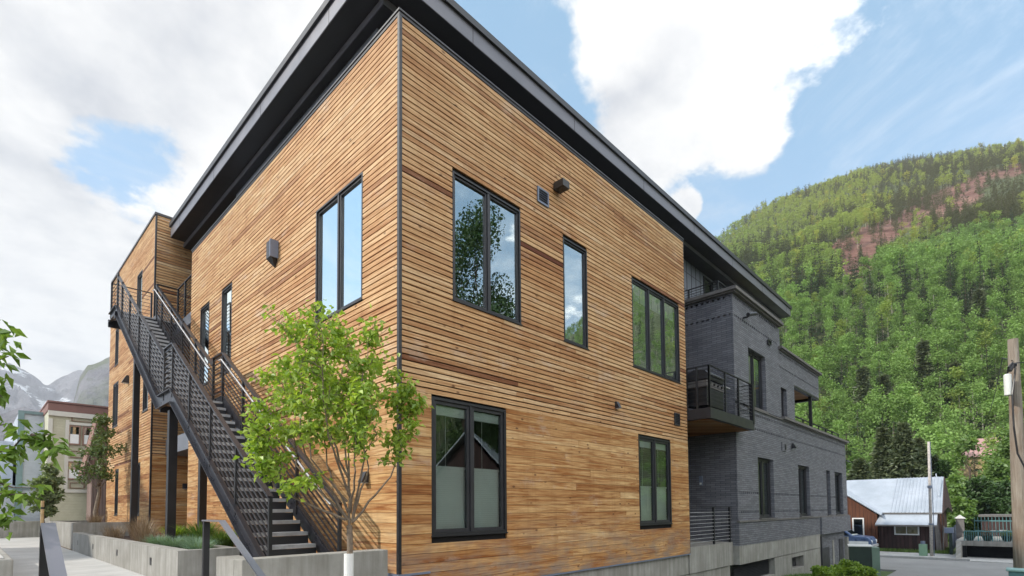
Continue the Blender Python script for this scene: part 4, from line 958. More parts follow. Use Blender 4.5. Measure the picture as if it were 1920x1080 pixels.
# ---------------------------------------------------------------- courtyard
mb=MB()
y=-1.1
for j in range(14):
    y1=y+1.55
    mb.box(WORLD,-3.72,-2.06 if y1>2.4 else -.55,y+.006,y1-.006,-.12,0.0); y=y1
mb.box(WORLD,-10,-3.74,-1.1,22,-.12,-.012)
for j in range(5):
    mb.box(WORLD,-12,-.0,y+.006,y+2.994,-.12,-.004); y+=3
mb.build('path',M['path']); tag(COL.objects[-1] if False else bpy.data.objects['path'],kind='structure')
mb=MB()
for i in range(4): mb.box(WORLD,-3.72,-2.45,-1.1-.3*(i+1),-1.1-.3*i-.002,-.62,-.15*(i+1))
tag(mb.build('path_steps',M['conc']),kind='structure')
def planter(name,loc,label,walls,soil,group='concrete planters'):
    t=thing(name,loc,label,'planter',group)
    mb=MB()
    for w in walls: mb.box(WORLD,*w)
    mb.build('wall',M['conc'],t)
    if soil:
        s=MB(); 
        for (x0,x1,y0_,y1_,z) in soil:
            nx=max(2,int((x1-x0)/.12)); ny=max(2,int((y1_-y0_)/.12)); b=len(s.v)
            for i in range(nx+1):
                for j in range(ny+1):
                    X=x0+(x1-x0)*i/nx; Y=y0_+(y1_-y0_)*j/ny; s.v.append((X,Y,z+.05*float(fbm(X*3,Y*3,3,7))-.02)); s.a.append((0,0,0))
            for i in range(nx):
                for j in range(ny): q=b+i*(ny+1)+j; s.f.append((q,q+ny+1,q+ny+2,q+1))
        s.build('soil',M['soil'],t,smooth=True)
    return t
pl1=planter('concrete_planter',(-1.6,7,0),'long low concrete planter with mulch and blue grass beside the staircase posts',
  [(-2.06,-1.88,2.36,12.75,-.2,.5),(-1.879,-1.25,2.36,2.54,-.2,.5),(-1.43,-1.25,2.541,3.6,-.2,.498),(-1.879,-.3,12.57,12.75,-.2,.5)],[(-1.88,-.02,3.6,12.57,.36),(-1.88,-1.43,2.54,3.6,.36)])
mb=MB()
for y in (3.9,6.6,9.4,11.8):
    mb.box(WORLD,-2.066,-2.061,y-.05,y+.05,.20,.32)
mb.build('step_light',M['black'],pl1)
planter('concrete_planter',(-1.2,17,0),'taller concrete planter with a rounded corner, further along the path',[(-1.85,-1.67,14.7,21.5,-.2,.74),(-1.669,-.35,14.7,14.88,-.2,.74),(-1.669,-.35,21.32,21.5,-.2,.74)],[(-1.67,-.36,14.88,21.3,.64)])
t=thing('concrete_retaining_wall',(-1.2,-.3,-.4),'smooth pale concrete block wall at the foot of the staircase behind the maple','wall'); mb=MB(); mb.box(WORLD,-2.13,-.37,-.3,-.06,-.8,.54); mb.build('wall',M['conc'],t,bevel=.012)
mb=MB(); mb.box(WORLD,-2.131,-1.9,-.059,.5,-.8,.53); mb.build('return_wall',M['conc'],t)
t=thing('concrete_bench',(-4.4,6,0),'long pale concrete bench block at the left edge of the path','bench'); mb=MB(); mb.box(WORLD,-5.4,-3.72,2.55,10.8,-.1,.5); mb.build('block',M['conc'],t,bevel=.02); mb=MB(); mb.box(WORLD,-5.3,-3.8,2.65,10.7,.501,.512); mb.build('top_finish',M['path'],t)
for i,(px,py,F,w_,d_,h_,l) in enumerate([(37,1002,17.5,.75,1.0,.5,'low concrete cube seat standing alone at the far end of the path'),(38,985,23,1.6,.6,.7,'wide concrete block behind the cube seat, partly behind leaves')]):
    p=onplane(px,py,2,0) if i==0 else at(px,py,F); t=thing('cube_bench',(p.x,p.y,0),l,'bench','concrete bench blocks'); mb=MB(); mb.box(WORLD,p.x-w_/2,p.x+w_/2,p.y-d_/2,p.y+d_/2,-.05,h_); mb.build('block',M['conc'],t,bevel=.02); mb=MB(); mb.box(WORLD,p.x-w_/2+.03,p.x+w_/2-.03,p.y-d_/2+.03,p.y+d_/2-.03,h_+.001,h_+.008); mb.build('top_finish',M['path'],t)
# foreground handrails of the path steps
def steprail(x,y,zt,w,label,land):
    t=thing('step_handrail',(x,y,0),label,'handrail','flat steel handrails at the path steps')
    mb=MB(); mb.box(WORLD,x-w/2,x+w/2,y-.02,y+.02,-.1,zt-.012); mb.build('post',M['black'],t); mb=MB(); mb.box(WORLD,x-w/2,x+w/2,y-1.75,y-1.71,-.8,zt-.78); mb.build('post',M['black'],t)
    mb=MB()
    if land: mb.beam((x,y+.05,zt),(x,y-land,zt),w,.014)
    mb.beam((x,y-land+.0,zt),(x,y-1.95,zt-.90+land*.5),w,.014); mb.build('rail',M['fascia'],t); return t  # paler bar colour stands for sky reflected on the dark steel
pL=at(90,982,3.45); pR=at(387,976,4.75)
steprail(pL.x,pL.y,pL.z,.075,'dark flat steel handrail on the left, sloping down beside the path',0.0)
steprail(pR.x,pR.y,pR.z,.05,'dark flat steel handrail in front of the long planter and the staircase',.42)
print('rails',pL,pR)
# plants in the beds
def tuft(name,x,y,z,n,h,r,mt,label,cat,group,seed,wid=.006,lean=.5):
    g=np.random.default_rng(seed); a=g.random(n)*6.283; rr=r*np.sqrt(g.random(n))*.55; ln=h*g.uniform(.55,1.1,n); le=g.uniform(.1,lean,n)
    b=np.stack([x+np.cos(a)*rr*.6,y+np.sin(a)*rr*.6,np.full(n,z)],1); a2=a+g.normal(size=n)*.5
    d=np.stack([np.cos(a2)*le,np.sin(a2)*le,np.ones(n)],1); d/=np.linalg.norm(d,axis=1)[:,None]
    s=np.stack([-np.sin(a2),np.cos(a2),a2*0],1)*wid; m1=b+d*ln[:,None]*.55; tip=m1+(d*np.array([1.9,1.9,.65]))*ln[:,None]*.45
    V=np.stack([b-s,b+s,m1+s*.8,m1-s*.8,tip],1).reshape(-1,3); i=np.arange(n)*5
    F=np.concatenate([np.stack([i,i+1,i+2],1),np.stack([i,i+2,i+3],1),np.stack([i+3,i+2,i+4],1)]); t=np.repeat(np.stack([g.random(n)]*3,1),5,0)
    o=npmesh(name,V-np.array([x,y,z]),F,M[mt],tint=t); o.location=(x,y,z); tag(o,label,cat,group); return o
fx=[(-1.62,2.95,'nearest clump of blue fescue at the planter corner'),(-1.55,3.5,'second clump of blue fescue behind the corner'),(-1.35,4.1,'blue fescue clump in front of the staircase post'),(-1.6,4.5,'blue fescue clump near the planter rim, third back'),(-1.2,5.1,'blue fescue clump beside the large steel column'),(-1.65,5.4,'farthest blue fescue clump by the rim')]
for i,(x,y,l) in enumerate(fx): tuft('fescue_grass',x,y,.36,520,.34,.34,'fescue',l,'grass clump','blue fescue clumps in the long planter',200+i,.005,.9)
for i,(x,y,h,l) in enumerate([(-.95,5.3,.62,'dark green leafy perennial beside the steel column'),(-.9,4.2,.45,'green perennial under the stair stringer'),(-1.0,6.9,.5,'yellow-green perennial behind the big column')]): tuft('perennial_plant',x,y,.36,420,h,.4,'grass' if i!=2 else 'shrub',l,'plant','green perennials in the long planter',220+i,.011,.7)
for i,(x,y,h,l) in enumerate([(-1.5,7.2,.6,'dry brown twiggy shrub in the middle of the long planter'),(-1.25,8.6,.75,'taller dry brown shrub behind the middle one'),(-1.6,9.8,.5,'dry brown shrub near the far end of the planter'),(-1.0,10.4,.7,'dry brown shrub against the wing wall'),(-1.5,6.2,.4,'low dry shrub just behind the blue fescue'),(-1.2,15.6,.45,'dry stalks in the far rounded planter')]): tuft('dry_shrub',x,y,.36 if y<13 else .66,300,h,.5,'dry',l,'shrub','dry brown shrubs in the planters',230+i,.0035,.55)
for i,(x,y,h,l) in enumerate([(.75,-.75,.66,'dry grey-brown bush against the cedar wall under the large window'),(1.25,-.7,.52,'smaller dry grey-brown bush right of the larger one')]): tuft('dry_bush',x,y,float(H(x,y)),900,h,.5,'dry',l,'bush','dry bushes along the cedar wall',240+i,.0028,.7)
def bushobj(name,x,y,W_,Hh,mt,label,seed,n,ls,group=None):
    z=float(H(x,y)); g=np.random.default_rng(seed); t=thing(name,(x,y,z),label,'bush',group); C_=[];R2=[]
    mb=MB()
    for i in range(16):
        a=g.random()*6.28; r=W_/2*math.sqrt(g.random())*.8; c=(x+math.cos(a)*r,y+math.sin(a)*r,z+Hh*g.uniform(.25,.78)*(1-.35*(r/(W_/2))**2)); C_.append(c); R2.append(W_*g.uniform(.11,.2)); mb.tube([(x,y,z),c],[.012,.004],5,False)
    mb.build('stem',M['barkd'],t); P=clumps(C_,R2,n,seed,.8); P[:,2]=np.maximum(P[:,2],z+.02); crownobj('crown',P,ls,seed,mt,t,(x,y,z),N=.8,droop=.1,aspect=.65)
q=onplane(1590,1100,2,-1.5); 
for i,(px,F,w_,h_,l) in enumerate([(1578,17.2,1.25,.80,'rounded bright green bush at the end of the brick wing'),(1543,16.8,.9,.55,'lower bright green bush left of the rounded one, by the concrete base'),(1616,16.6,.8,.55,'leafy bush with darker gaps in front of the green utility cabinet')]):
    p=at(px,1070,F); bushobj('green_bush',p.x,p.y,w_,h_,'shrub',l,300+i,5200,.075,'green bushes at the end of the brick wing')
# ground cover strip along the brick base
g=np.random.default_rng(5); n=9000; xx=g.uniform(9,20,n); yy=-g.uniform(.35,3.2,n); zz=H(xx,yy); a=g.random(n)*6.283; h=g.uniform(.04,.14,n)
b=np.stack([xx,yy,zz],1); s=np.stack([np.cos(a),np.sin(a),a*0],1)*.012; tp=b+np.stack([g.normal(size=n)*.04,g.normal(size=n)*.04,h],1)
V=np.stack([b-s,b+s,tp],1).reshape(-1,3); npmesh('grass_tufts',V,np.arange(n*3).reshape(-1,3),M['grass'],tint=np.repeat(np.stack([g.random(n)]*3,1),3,0),kind='stuff',label='rough grass along the base of the brick wing',cat='grass')

# ---------------------------------------------------------------- street and the cabin
fwh=Vector((FW.x,FW.y,0)).normalized(); rth=Vector((fwh.y,-fwh.x,0))
G0=onplane(1757,1037,2,-1.6); XK=G0.x; FK=Fr((XK,0,-1.6),(0,-1,0),(-1,0,0)); rth=Vector((0,-1,0)); fwh=Vector((1,0,0)); KS=(G0-CAM).dot(FW)/FPX
print('cabin plane x',XK,'y',G0.y)
def KU(px,n=0): return -onplane(px,1000,0,XK-n).y
def KZn(py,n=0,px=1740): return onplane(px,py,0,XK-n).z+1.6
def K(px): return KU(px,0)
def KZ(py,px=1700): return KZn(py,0,px)
SLABS=1
nk=XK-onplane(1700,1047,2,-1.58).x
sl_=MB(); sl_.box(WORLD,19.5,XK-nk-.02,-40,-2.6,-1.9,-1.58); sl_.box(WORLD,22.5,XK-nk-.02,-2.599,-1.2,-1.9,-1.58); sl_.box(WORLD,27.2,XK-nk-.02,-1.199,40,-1.9,-1.58); tag(sl_.build('street',M['asphalt']),kind='structure')
sl_=MB(); sl_.box(WORLD,XK-nk+.13,XK-.85,-40,30,-1.9,-1.57); sl_.box(WORLD,XK-.849,XK+.9,-40,-KU(1790,0),-1.9,-1.571); tag(sl_.build('pavement',M['path']),kind='structure')
sl_=MB(); sl_.box(WORLD,XK-nk,XK-nk+.12,-G0.y*0-4.6,30,-1.9,-1.47); tag(sl_.build('kerb',M['path']),kind='structure')
g=np.random.default_rng(15); n=5000; uu=g.uniform(K(1600)-2,K(1765),n); nn=g.uniform(.05,.85,n); nn[:900]=g.uniform(-3,.8,900); uu[:900]=g.uniform(K(1762),K(1776),900)
b=np.array([list(FK(u,m_,.0)) for u,m_ in zip(uu,nn)]); s=np.stack([g.normal(size=n)*.02,g.normal(size=n)*.02,np.zeros(n)],1); tp=b+np.stack([g.normal(size=n)*.05,g.normal(size=n)*.05,g.uniform(.08,.24,n)],1)
npmesh('grass_verge',np.stack([b-s,b+s,tp],1).reshape(-1,3),np.arange(n*3).reshape(-1,3),M['grass'],tint=np.repeat(np.stack([g.random(n)]*3,1),3,0),kind='stuff',label='grass verge between the cabin and the pavement',cat='grass')
def planks(name,base,dark,rust=False,pw=.16):
    def f(N,p,o):
        tcn=N.node('ShaderNodeTexCoord'); s=N.node('ShaderNodeSeparateXYZ'); N.l.new(tcn.outputs['Object'],s.inputs[0]); a=N.math('ADD',s.outputs[0],N.math('MULTIPLY',s.outputs[1],.83))
        k=N.math('FLOOR',N.math('DIVIDE',a,pw)); wn=N.node('ShaderNodeTexWhiteNoise',noise_dimensions='1D'); N.l.new(k,wn.inputs['W'])
        fr_=N.math('FRACT',N.math('DIVIDE',a,pw)); gapm=N.mapr(N.math('ABSOLUTE',N.math('SUBTRACT',fr_,.5)),.44,.49)
        n=N.noise(N.comb(N.math('MULTIPLY',a,9),0,N.math('MULTIPLY',s.outputs[2],1.3)),1.,5,.65)
        c=N.mix(wn.outputs[0],base,dark); c=N.mix(N.mapr(n,.4,.7,0,.6),c,tuple(x*.5 for x in dark)); c=N.mix(gapm,c,(.01,.008,.008)); N.l.new(c,p.inputs['Base Color']); p.inputs['Roughness'].default_value=.85
        bump(N,p,N.math('MULTIPLY',gapm,-1),.8,.02)
    return mat(name,f)
M['plankd']=planks('dark_plank',(.085,.045,.042),(.045,.026,.026))
M['plankr']=planks('rust_plank',(.135,.05,.024),(.10,.036,.018))
def f(N,p,o):
    v,s=pos(N); n=N.noise(v,.7,6,.65); n2=N.noise(v,4,5,.6); c=N.mix(N.mapr(n,.35,.7),(.34,.38,.43),(.47,.51,.57)); c=N.mix(N.mapr(n2,.5,.7,0,.4),c,(.33,.35,.38)); N.l.new(c,p.inputs['Base Color']); p.inputs['Roughness'].default_value=.5; p.inputs['Metallic'].default_value=.25
M['tin']=mat('tin_roof',f)
CB=thing('cabin',FK(2,-2,0),'small dark brown plank cabin with pale tin roof across the street','cabin')
def roofslab(mb,fr,poly,th=.05):
    mb.prism([fr(*p) for p in poly],(0,0,0),(0,0,-th))
wm=MB(); uL=K(1648); uR=K(1757); D=3.2; uR2=K(1768); zE=KZn(961,0,1765); zR=KZn(893.5,-D,1775); zL=KZ(981,1700); nl=.55; zL2=zE-.12; nE=-.35
zE=KZn(961,nE+.3,1765)
wm.box(FK,uL,uR,-.1,0,0,zL+.06); wm.box(FK,uR-.1,uR,-2*D-.1,-.101,0,zE+.0); wm.box(FK,uL-5,uR-.11,-2*D-.2,-2*D-.1,0,zE)
wm.prism([FK(uR-.1,nE,zE),FK(uR-.1,-2*D,zE),FK(uR-.1,-D,zR-.12)],(0,0,0),tuple(rth*.1)); wm.build('wall',M['plankd'],CB,recalc=True)
ap=K(1545); zA=zR-.02; ue=K(1652)
gw=MB(); gw.prism([FK(2*ap-ue+.5,.3,0),FK(uL-.02,.3,0),FK(uL-.02,.3,zE-.12),FK(ap,.3,zA-.1),FK(2*ap-ue+.5,.3,zE)],(0,0,0),tuple(fwh*.1)); gw.build('gable_wall',M['plankr'],CB,recalc=True)
rm=MB(); uRr=KU(1774,-D)
roofslab(rm,FK,[(ap-3,nE+.3,zE),(uR2,nE+.3,zE),(uRr,-D,zR),(ap-3,-D,zR)]); roofslab(rm,FK,[(ap-3,-D,zR),(uRr,-D,zR),(uR2,-2*D-.3,zE),(ap-3,-2*D-.3,zE)])
roofslab(rm,FK,[(uL-.1,nl,zL-.08),(uR+.05,nl,zL-.08),(uR+.05,nE+.25,zE-.06),(uL+.1,nE+.25,zE-.06)],.04)
rm.build('roof',M['tin'],CB,recalc=True)
rg=MB(); roofslab(rg,FK,[(ap,.55,zA+.02),(ue+.12,.55,zE-.12),(ue+.12,nE+.3,zE+.03),(ap,-D,zR+.03)]); roofslab(rg,FK,[(ap,.55,zA+.02),(2*ap-ue,.55,zE-.1),(2*ap-ue,-D,zE-.1),(ap,-D,zR+.03)]); rg.build('gable_roof',M['tin'],CB,recalc=True)
rb=MB()
for i in range(14):
    t_=i/13.; rb.beam(FK(ue+.5+(uR2-ue-.6)*t_,nE+.3,zE+.015),FK(ue+.5+(uRr-ue-.6)*t_,-D,zR+.015),.03,.03)
rb.tube([FK(KU(1763,-1.2),-1.2,zE+.95),FK(KU(1760,-2.4),-2.4,zE+2.3)],.03,6); rb.build('roof_seam',M['tin'],CB)
fa=MB(); fa.box(FK,uL-.1,uR+.05,nl,nl+.04,zL-.17,zL-.08); fa.box(FK,ue,uR2,nE+.3,nE+.34,zE-.07,zE); fa.build('eave_board',M['cap'],CB)
gd_=MB(); gd_.prism([FK(uR2+.01,nE+.3,zE-.02),FK(uRr+.01,-D,zR-.01),FK(uR2+.01,-2*D-.3,zE-.02),FK(uR2+.01,-D,zE+.3)],(0,0,0),tuple(rth*.04)); gd_.build('bargeboard',M['plankd'],CB,recalc=True)
def cwin(u0,u1,z0,z1,n,nm,nmull=1):
    w=MB(); fr=FK; e=.07; w.box(fr,u0,u1,n,n+.05,z1-e,z1); w.box(fr,u0,u1,n,n+.05,z0,z0+e); w.box(fr,u0,u0+e,n,n+.05,z0+e,z1-e); w.box(fr,u1-e,u1,n,n+.05,z0+e,z1-e)
    if nmull: w.box(fr,(u0+u1)/2-.02,(u0+u1)/2+.02,n,n+.045,z0+e,z1-e)
    f_=w.build('window',M['white'],CB); q=MB(); q.quad(fr(u0+e,n+.02,z0+e),fr(u1-e,n+.02,z0+e),fr(u1-e,n+.02,z1-e),fr(u0+e,n+.02,z1-e)); q.build('pane',M['glass2'],f_)
    q=MB(); q.box(fr,u0+e,u1-e,n-.02,n+.002,z0+e,z1-e); q.build('curtain',M['tan'] if nmull else M['interior'],f_)
cwin(K(1677),K(1724),KZ(1003),KZ(985),.001,'w'); cwin(KU(1599,.3),KU(1621,.3),KZn(1005,.3,1610),KZn(971,.3,1610),.301,'w',0)
# clutter post at the cabin's right corner
t=thing('firewood_pile',FK(K(1762),-.1,0),'grey stacked boards and poles leaning against the right corner of the cabin','timber pile'); mb=MB(); g=random.Random(3)
for i in range(7): x=K(1757+i*1.6); mb.beam(FK(x,.25-.05*i,0),FK(x+g.uniform(-.1,.1),.1-.05*i,g.uniform(1.1,2.0)),.07,.05)
mb.build('board',M['cap'],t)
mb=MB(); mb.box(FK,K(1764),K(1766),-.1,0,0,zE-.1); mb.box(FK,K(1769),K(1770.5),-.3,-.2,0,zE-.1); mb.build('post',M['plankr'],t)
# parked car
def car():
    t=thing('parked_car',FK(KU(1641,2.6)-2.2,2.6,0),'blue and white older car parked in front of the rust-red cabin gable','car'); o=Fr(FK(KU(1641,2.6)-2.2,2.6,0.02),rth,-fwh)
    side=[(-2.1,.35),(-2.12,.75),(-1.95,.98),(-1.2,1.02),(-.75,1.42),(.75,1.45),(1.25,1.0),(2.0,.92),(2.15,.7),(2.12,.35)]
    mb=MB(); mb.prism([o(u,-.82,z) for u,z in side],(0,0,0),tuple(-fwh*1.64)); mb.build('body',CARM,t,recalc=True,bevel=.05)
    gl=MB(); 
    gl.quad(o(-1.05,.825,1.04),o(-.02,.825,1.02),o(-.02,.825,1.36),o(-.68,.825,1.36)); gl.quad(o(.04,.825,1.02),o(1.1,.825,1.0),o(.70,.825,1.38),o(.04,.825,1.38)); gl.quad(o(1.27,-.7,1.01),o(1.27,.7,1.01),o(.80,.62,1.41),o(.80,-.62,1.41)); gl.build('window',M['glass'],t)
    wt=MB(); wt.box(o,-2.0,2.0,.822,.83,.45,.70); wt.build('side_panel',M['white'],t)
    bm=MB(); bm.box(o,2.1,2.22,-.8,.8,.38,.52); bm.box(o,-2.22,-2.1,-.8,.8,.38,.52); bm.build('bumper',M['galv'],t,bevel=.02)
    for n_ in(-.62,.62):
        hl=MB(); hl.tube([o(2.1,n_,.68),o(2.16,n_,.68)],.09,12); hl.build('headlight',M['white'],t)
    for u in(-1.35,1.35):
        for n_ in(-.82,.62):
            w=MB(); w.tube([o(u,n_,.32),o(u,n_+.2,.32)],.32,20); wh=w.build('wheel',M['black'],t); w=MB(); w.tube([o(u,n_-.005,.32),o(u,n_+.205,.32)],.18,14); w.build('rim',M['galv'],wh)
CARM=plain('blue_car_paint',(.10,.15,.27),.3,.2,.2)
car()
# utility cabinet near the bushes
p=at(1603,1023,18.0); fc=Fr((p.x,p.y,0),(0,-1,0),(-1,0,0)); ztop=p.z
t=thing('utility_cabinet',(p.x,p.y,-1.5),'green utility cabinet, shaded front and lit side coloured in, beyond the bushes','utility cabinet')
P1=onplane(1634,1024,2,ztop); P2=onplane(1645,1024,2,ztop); P0_=onplane(1592,1023,2,ztop)
d1=(P1-P0_).normalized(); d2=Vector((d1.y,-d1.x,0)); d2=d2 if d2.dot(FW)>0 else -d2
M['cablit']=plain('cabinet_lit_green',(.17,.24,.19),.5,.1,.15); M['cabd']=plain('dark_and_shaded_green',(.018,.035,.026),.5,0,.3)  # one green painted twice: pale for the lit side, dark for the shaded front
c0=Fr((P0_.x,P0_.y,0),d1,-d2); LL=(P1-P0_).length
mb=MB(); mb.box(c0,0,LL,-.9,0,-1.7,ztop-.03); mb.build('body',M['cabd'],t)
mb=MB(); mb.box(c0,-.02,LL+.04,-.95,.02,ztop-.03,ztop); mb.build('lid',M['white'],t)
mb=MB(); mb.box(c0,LL-.0,LL+.22,-.6,.05,-1.7,ztop-.05); mb.build('lit_side',M['cablit'],t)
# slim pole, pedestal, mail post
base=onplane(1747,1043,2,-1.58); F_=(base-CAM).dot(FW); tp=at(1741,828,F_)
t=thing('slim_pole',tuple(base),'slim pale leaning pole in front of the cabin','pole'); mb=MB(); mb.tube([base,base.lerp(tp,.5),tp],[.075,.065,.055],12); mb.build('shaft',M['bark'] if False else plain('weathered_pole',(.46,.42,.39),.8,0,.3,10,.4),t,smooth=True)
mb=MB(); md=base.lerp(tp,.32)
for k in (.28,.6,.61): q=base.lerp(tp,k); mb.tube([q-Vector((0,0,.04)),q+Vector((0,0,.04))],.10,12)
mb.tube([base+rth*.1,md+rth*.12,tp+rth*.06],.018,6); mb.build('conduit',M['grey'],t)
b=base-rth*.34+Vector((0,0,0)); fp=Fr(b,rth,-fwh)
t=thing('utility_pedestal',tuple(b),'small green utility pedestal with a grey meter at the foot of the slim pole','utility box'); mb=MB(); mb.box(fp,-.17,.17,-.15,.15,0,.62); mb.build('body',plain('pedestal_green',(.20,.33,.22),.5,0,.1),t,bevel=.01); mb=MB(); mb.tube([fp(0,0,.62),fp(0,0,.78)],.10,12); mb.build('meter',M['grey'],t)
b=onplane(1784,1040,2,-1.58); fp=Fr(b,rth,-fwh)
t=thing('mail_post',tuple(b),'dark green post carrying a grey mailbox at the pavement edge','mailbox'); mb=MB(); mb.box(fp,-.07,.07,-.07,.07,0,1.15); mb.build('post',M['cabd'],t); mb=MB(); mb.box(fp,-.25,.15,-.15,.15,1.15,1.45); mb.build('box',M['grey'],t,bevel=.03)
# sunken garage with terrace
TE=thing('terrace_garage',FK(KU(1860,-.5),-.5,0),'sunken garage opening under a concrete terrace with planters','garage')
nT=XK-onplane(1806,1045,2,-1.57).x; print('nT',nT); mb=MB(); zt=KZn(1014,nT,1810); zb_=KZn(1023,nT,1810); u0,u1=KU(1803,nT),KU(1990,nT)
mb.box(FK,u0,u1,nT-6,nT,zb_,zt); mb.box(FK,u0-.25,u0,nT-6,nT-.01,-.3,zt-.01); mb.build('slab',M['conc'],TE)
mb=MB(); mb.prism([FK(u0-.26,nT+.0,0),FK(u0-.26,nT-.0,.05),FK(u0-.9,nT+.7,0.05),FK(u0-.9,nT+.7,0)],(0,0,0),(0,0,.0001)) if False else None
mb.prism([FK(u0-.02,nT-.02,-.2),FK(u0-.02,nT-.02,zt-.02),FK(u0-.02,.9+nT,-.1+.1),FK(u0-.02,.9+nT,-.2)],(0,0,0),tuple(-rth*.2)); mb.build('ramp_wall',M['conc'],TE,recalc=True)
mb=MB(); mb.box(FK,u0,u1,nT-.62,nT-.6,-.3,zb_); mb.box(FK,u0,u0+.15,nT-.6,nT-.02,-.3,zb_-.001); mb.build('opening',plain('garage_void',(.004,.005,.007),.9),TE)
M['teal']=plain('teal_metal',(.10,.22,.23),.5,.1,.15)
mb=MB(); zr=KZn(996,nT,1810); mb.beam(FK(u0+.1,nT-.1,zr),FK(u1,nT-.1,zr),.05,.05)
for i in range(40): u=u0+.1+i*(u1-u0-.1)/39; mb.tube([FK(u,nT-.1,zt),FK(u,nT-.1,zr)],.012 if i%6 else .03,5)
mb.build('railing',M['teal'],TE)
for i,px in enumerate((1818,1851,1888)):
    u=KU(px,nT-.3); b=FK(u,nT-.35,zt); l=['left','middle','right'][i]; t=thing('plant_pot',tuple(b),'round dark green plant pot on the terrace, %s of three'%l,'plant pot','pots on the terrace'); mb=MB(); mb.tube([b,b+Vector((0,0,.12)),b+Vector((0,0,.26)),b+Vector((0,0,.27))],[.12,.19,.24,.24],14); mb.build('pot',M['cabd'],t)
    P=clumps([b+Vector((0,0,.38))],[.24],420,i+5,.7); crownobj('plant',P,.08,i,['dgreen','dry','willow'][i],t,tuple(b))
b=FK(KU(1872,nT-1.2),nT-1.2,zt); fp=Fr(b,rth,-fwh); t=thing('patio_table',tuple(b),'small dark table with white objects on it, on the terrace between two pots','table'); mb=MB(); mb.box(fp,-.4,.4,-.3,.3,.42,.46)
mb.build('tabletop',M['dark'],t)
for a_ in(-.36,.36):
    for c_ in(-.26,.26): mb=MB(); mb.box(fp,a_-.02,a_+.02,c_-.02,c_+.02,0,.42); mb.build('leg',M['dark'],t)
mb=MB(); mb.box(fp,-.3,-.1,-.1,.1,.461,.5); mb.box(fp,.05,.3,-.15,.1,.461,.53); mb.build('tableware',M['white'],t) 
def fence(name,A,B,h,label,mt,step=.14,w=.09,rails=(.25,.8)):
    A=Vector(A);B=Vector(B); t=thing(name,tuple(A.lerp(B,.5)),label,'fence'); d=(B-A); L=d.length; d.normalize(); fr=Fr((A.x,A.y,0),(d.x,d.y,0),(-d.y,d.x,0)); n=int(L/step)
    mb=MB()
    for i in range(n+1): u=i*L/n; z=A.z+(B.z-A.z)*i/n; mb.box(fr,u-w/2,u+w/2,0,.02,z+.02,z+h)
    mb.build('picket',M[mt],t); mb=MB()
    for r in rails: mb.beam(A+Vector((0,0,h*r)),B+Vector((0,0,h*r)),.03,.07)
    mb.build('rail',M[mt],t)
fence('picket_fence',FK(KU(1783,-.3),-.2,.05),FK(KU(1802,-4.5),-4.5,.55),1.25,'blue-grey picket fence running back beside the terrace','grey')
fence('terrace_fence',FK(KU(1828,-6.6),-6.6,zt-.1),FK(KU(1960,-6.6),-6.6,zt-.1),1.15,'teal railing fence at the back of the terrace','teal',.16,.03)
A_=FK(KU(1846,-9),-9,zt+.1); t=thing('low_building',tuple(A_),'low brown-grey building behind the terrace fence','building'); mb=MB(); mb.box(FK,KU(1840,-9),KU(2000,-9),-12,-9,0,KZn(969,-9,1860)); mb.build('wall',M['plankd'],t); mb=MB(); mb.box(FK,KU(1836,-9),KU(2000,-9),-12.3,-8.7,KZn(969,-9,1860),KZn(965,-9,1860)); mb.build('roof',M['cap'],t)
b=FK(KU(1801,-1.6),-1.6,zt-.1); fp=Fr(b,rth,-fwh); t=thing('gate_pillar',tuple(b),'pale gate pillar with a small peaked cap at the corner of the terrace','pillar'); mb=MB(); mb.box(fp,-.18,.18,-.18,.18,0,1.15); mb.build('shaft',M['cap'],t); mb=MB(); mb.prism([fp(-.26,-.24,1.15),fp(.26,-.24,1.15),fp(0,-.24,1.36)],(0,0,0),tuple(-fwh*.48)); mb.build('cap',M['white'],t,recalc=True)
# pink-roofed house up the slope
p=at(1822,850,62); fp=Fr((p.x,p.y,0),rth,-fwh); zh=float(H(p.x,p.y)); k=62/FPX
t=thing('pink_roofed_house',(p.x,p.y,zh),'house with faded pink metal roof half hidden among green trees','house')
mb=MB(); mb.box(fp,-3.7,3.9,-5,0,zh-1,p.z-.3); mb.build('wall',M['tan'],t)
M['pink']=plain('pink_roof',(.42,.25,.24),.6,0,.08,1); mb=MB(); zt2=at(1822,829,64).z+.35; roofslab(mb,fp,[(-4,.4,p.z-.35),(4.2,.4,p.z-.35),(4.0,-2.5,zt2),(-3.4,-2.5,zt2)],.12); roofslab(mb,fp,[(-3.4,-2.5,zt2),(4.0,-2.5,zt2),(4.2,-5.5,p.z-.35),(-4,-5.5,p.z-.35)],.12); mb.build('roof',M['pink'],t,recalc=True)
mb=MB(); mb.box(fp,-2.4,-1.5,.005,.04,p.z-1.6,p.z-.7); mb.build('window',M['white'],t)
# utility pole
b0=at(1918,1085,14.2); tpp=at(1899,636,14.2); b0=Vector((b0.x,b0.y,float(H(b0.x,b0.y)))); t=thing('utility_pole',tuple(b0),'thick weathered wooden utility pole with a white canister and cables at the right edge','utility pole')
def f(N,p,o):
    v,s=pos(N); n=N.noise(N.comb(N.math('MULTIPLY',s[0],14),N.math('MULTIPLY',s[1],14),N.math('MULTIPLY',s[2],.9)),1.,6,.7); c=N.mix(N.mapr(n,.35,.65),(.21,.165,.13),(.36,.31,.26)); n2=N.noise(v,1.4,4,.6); c=N.mix(N.mapr(n2,.5,.7,0,.5),c,(.22,.13,.08)); N.l.new(c,p.inputs['Base Color']); p.inputs['Roughness'].default_value=.9; bump(N,p,n,.9,.03)
mb=MB(); mb.tube([b0,b0.lerp(tpp,.5),tpp],[.19,.16,.11],18); mb.build('shaft',mat('pole_wood',f),t,smooth=False)
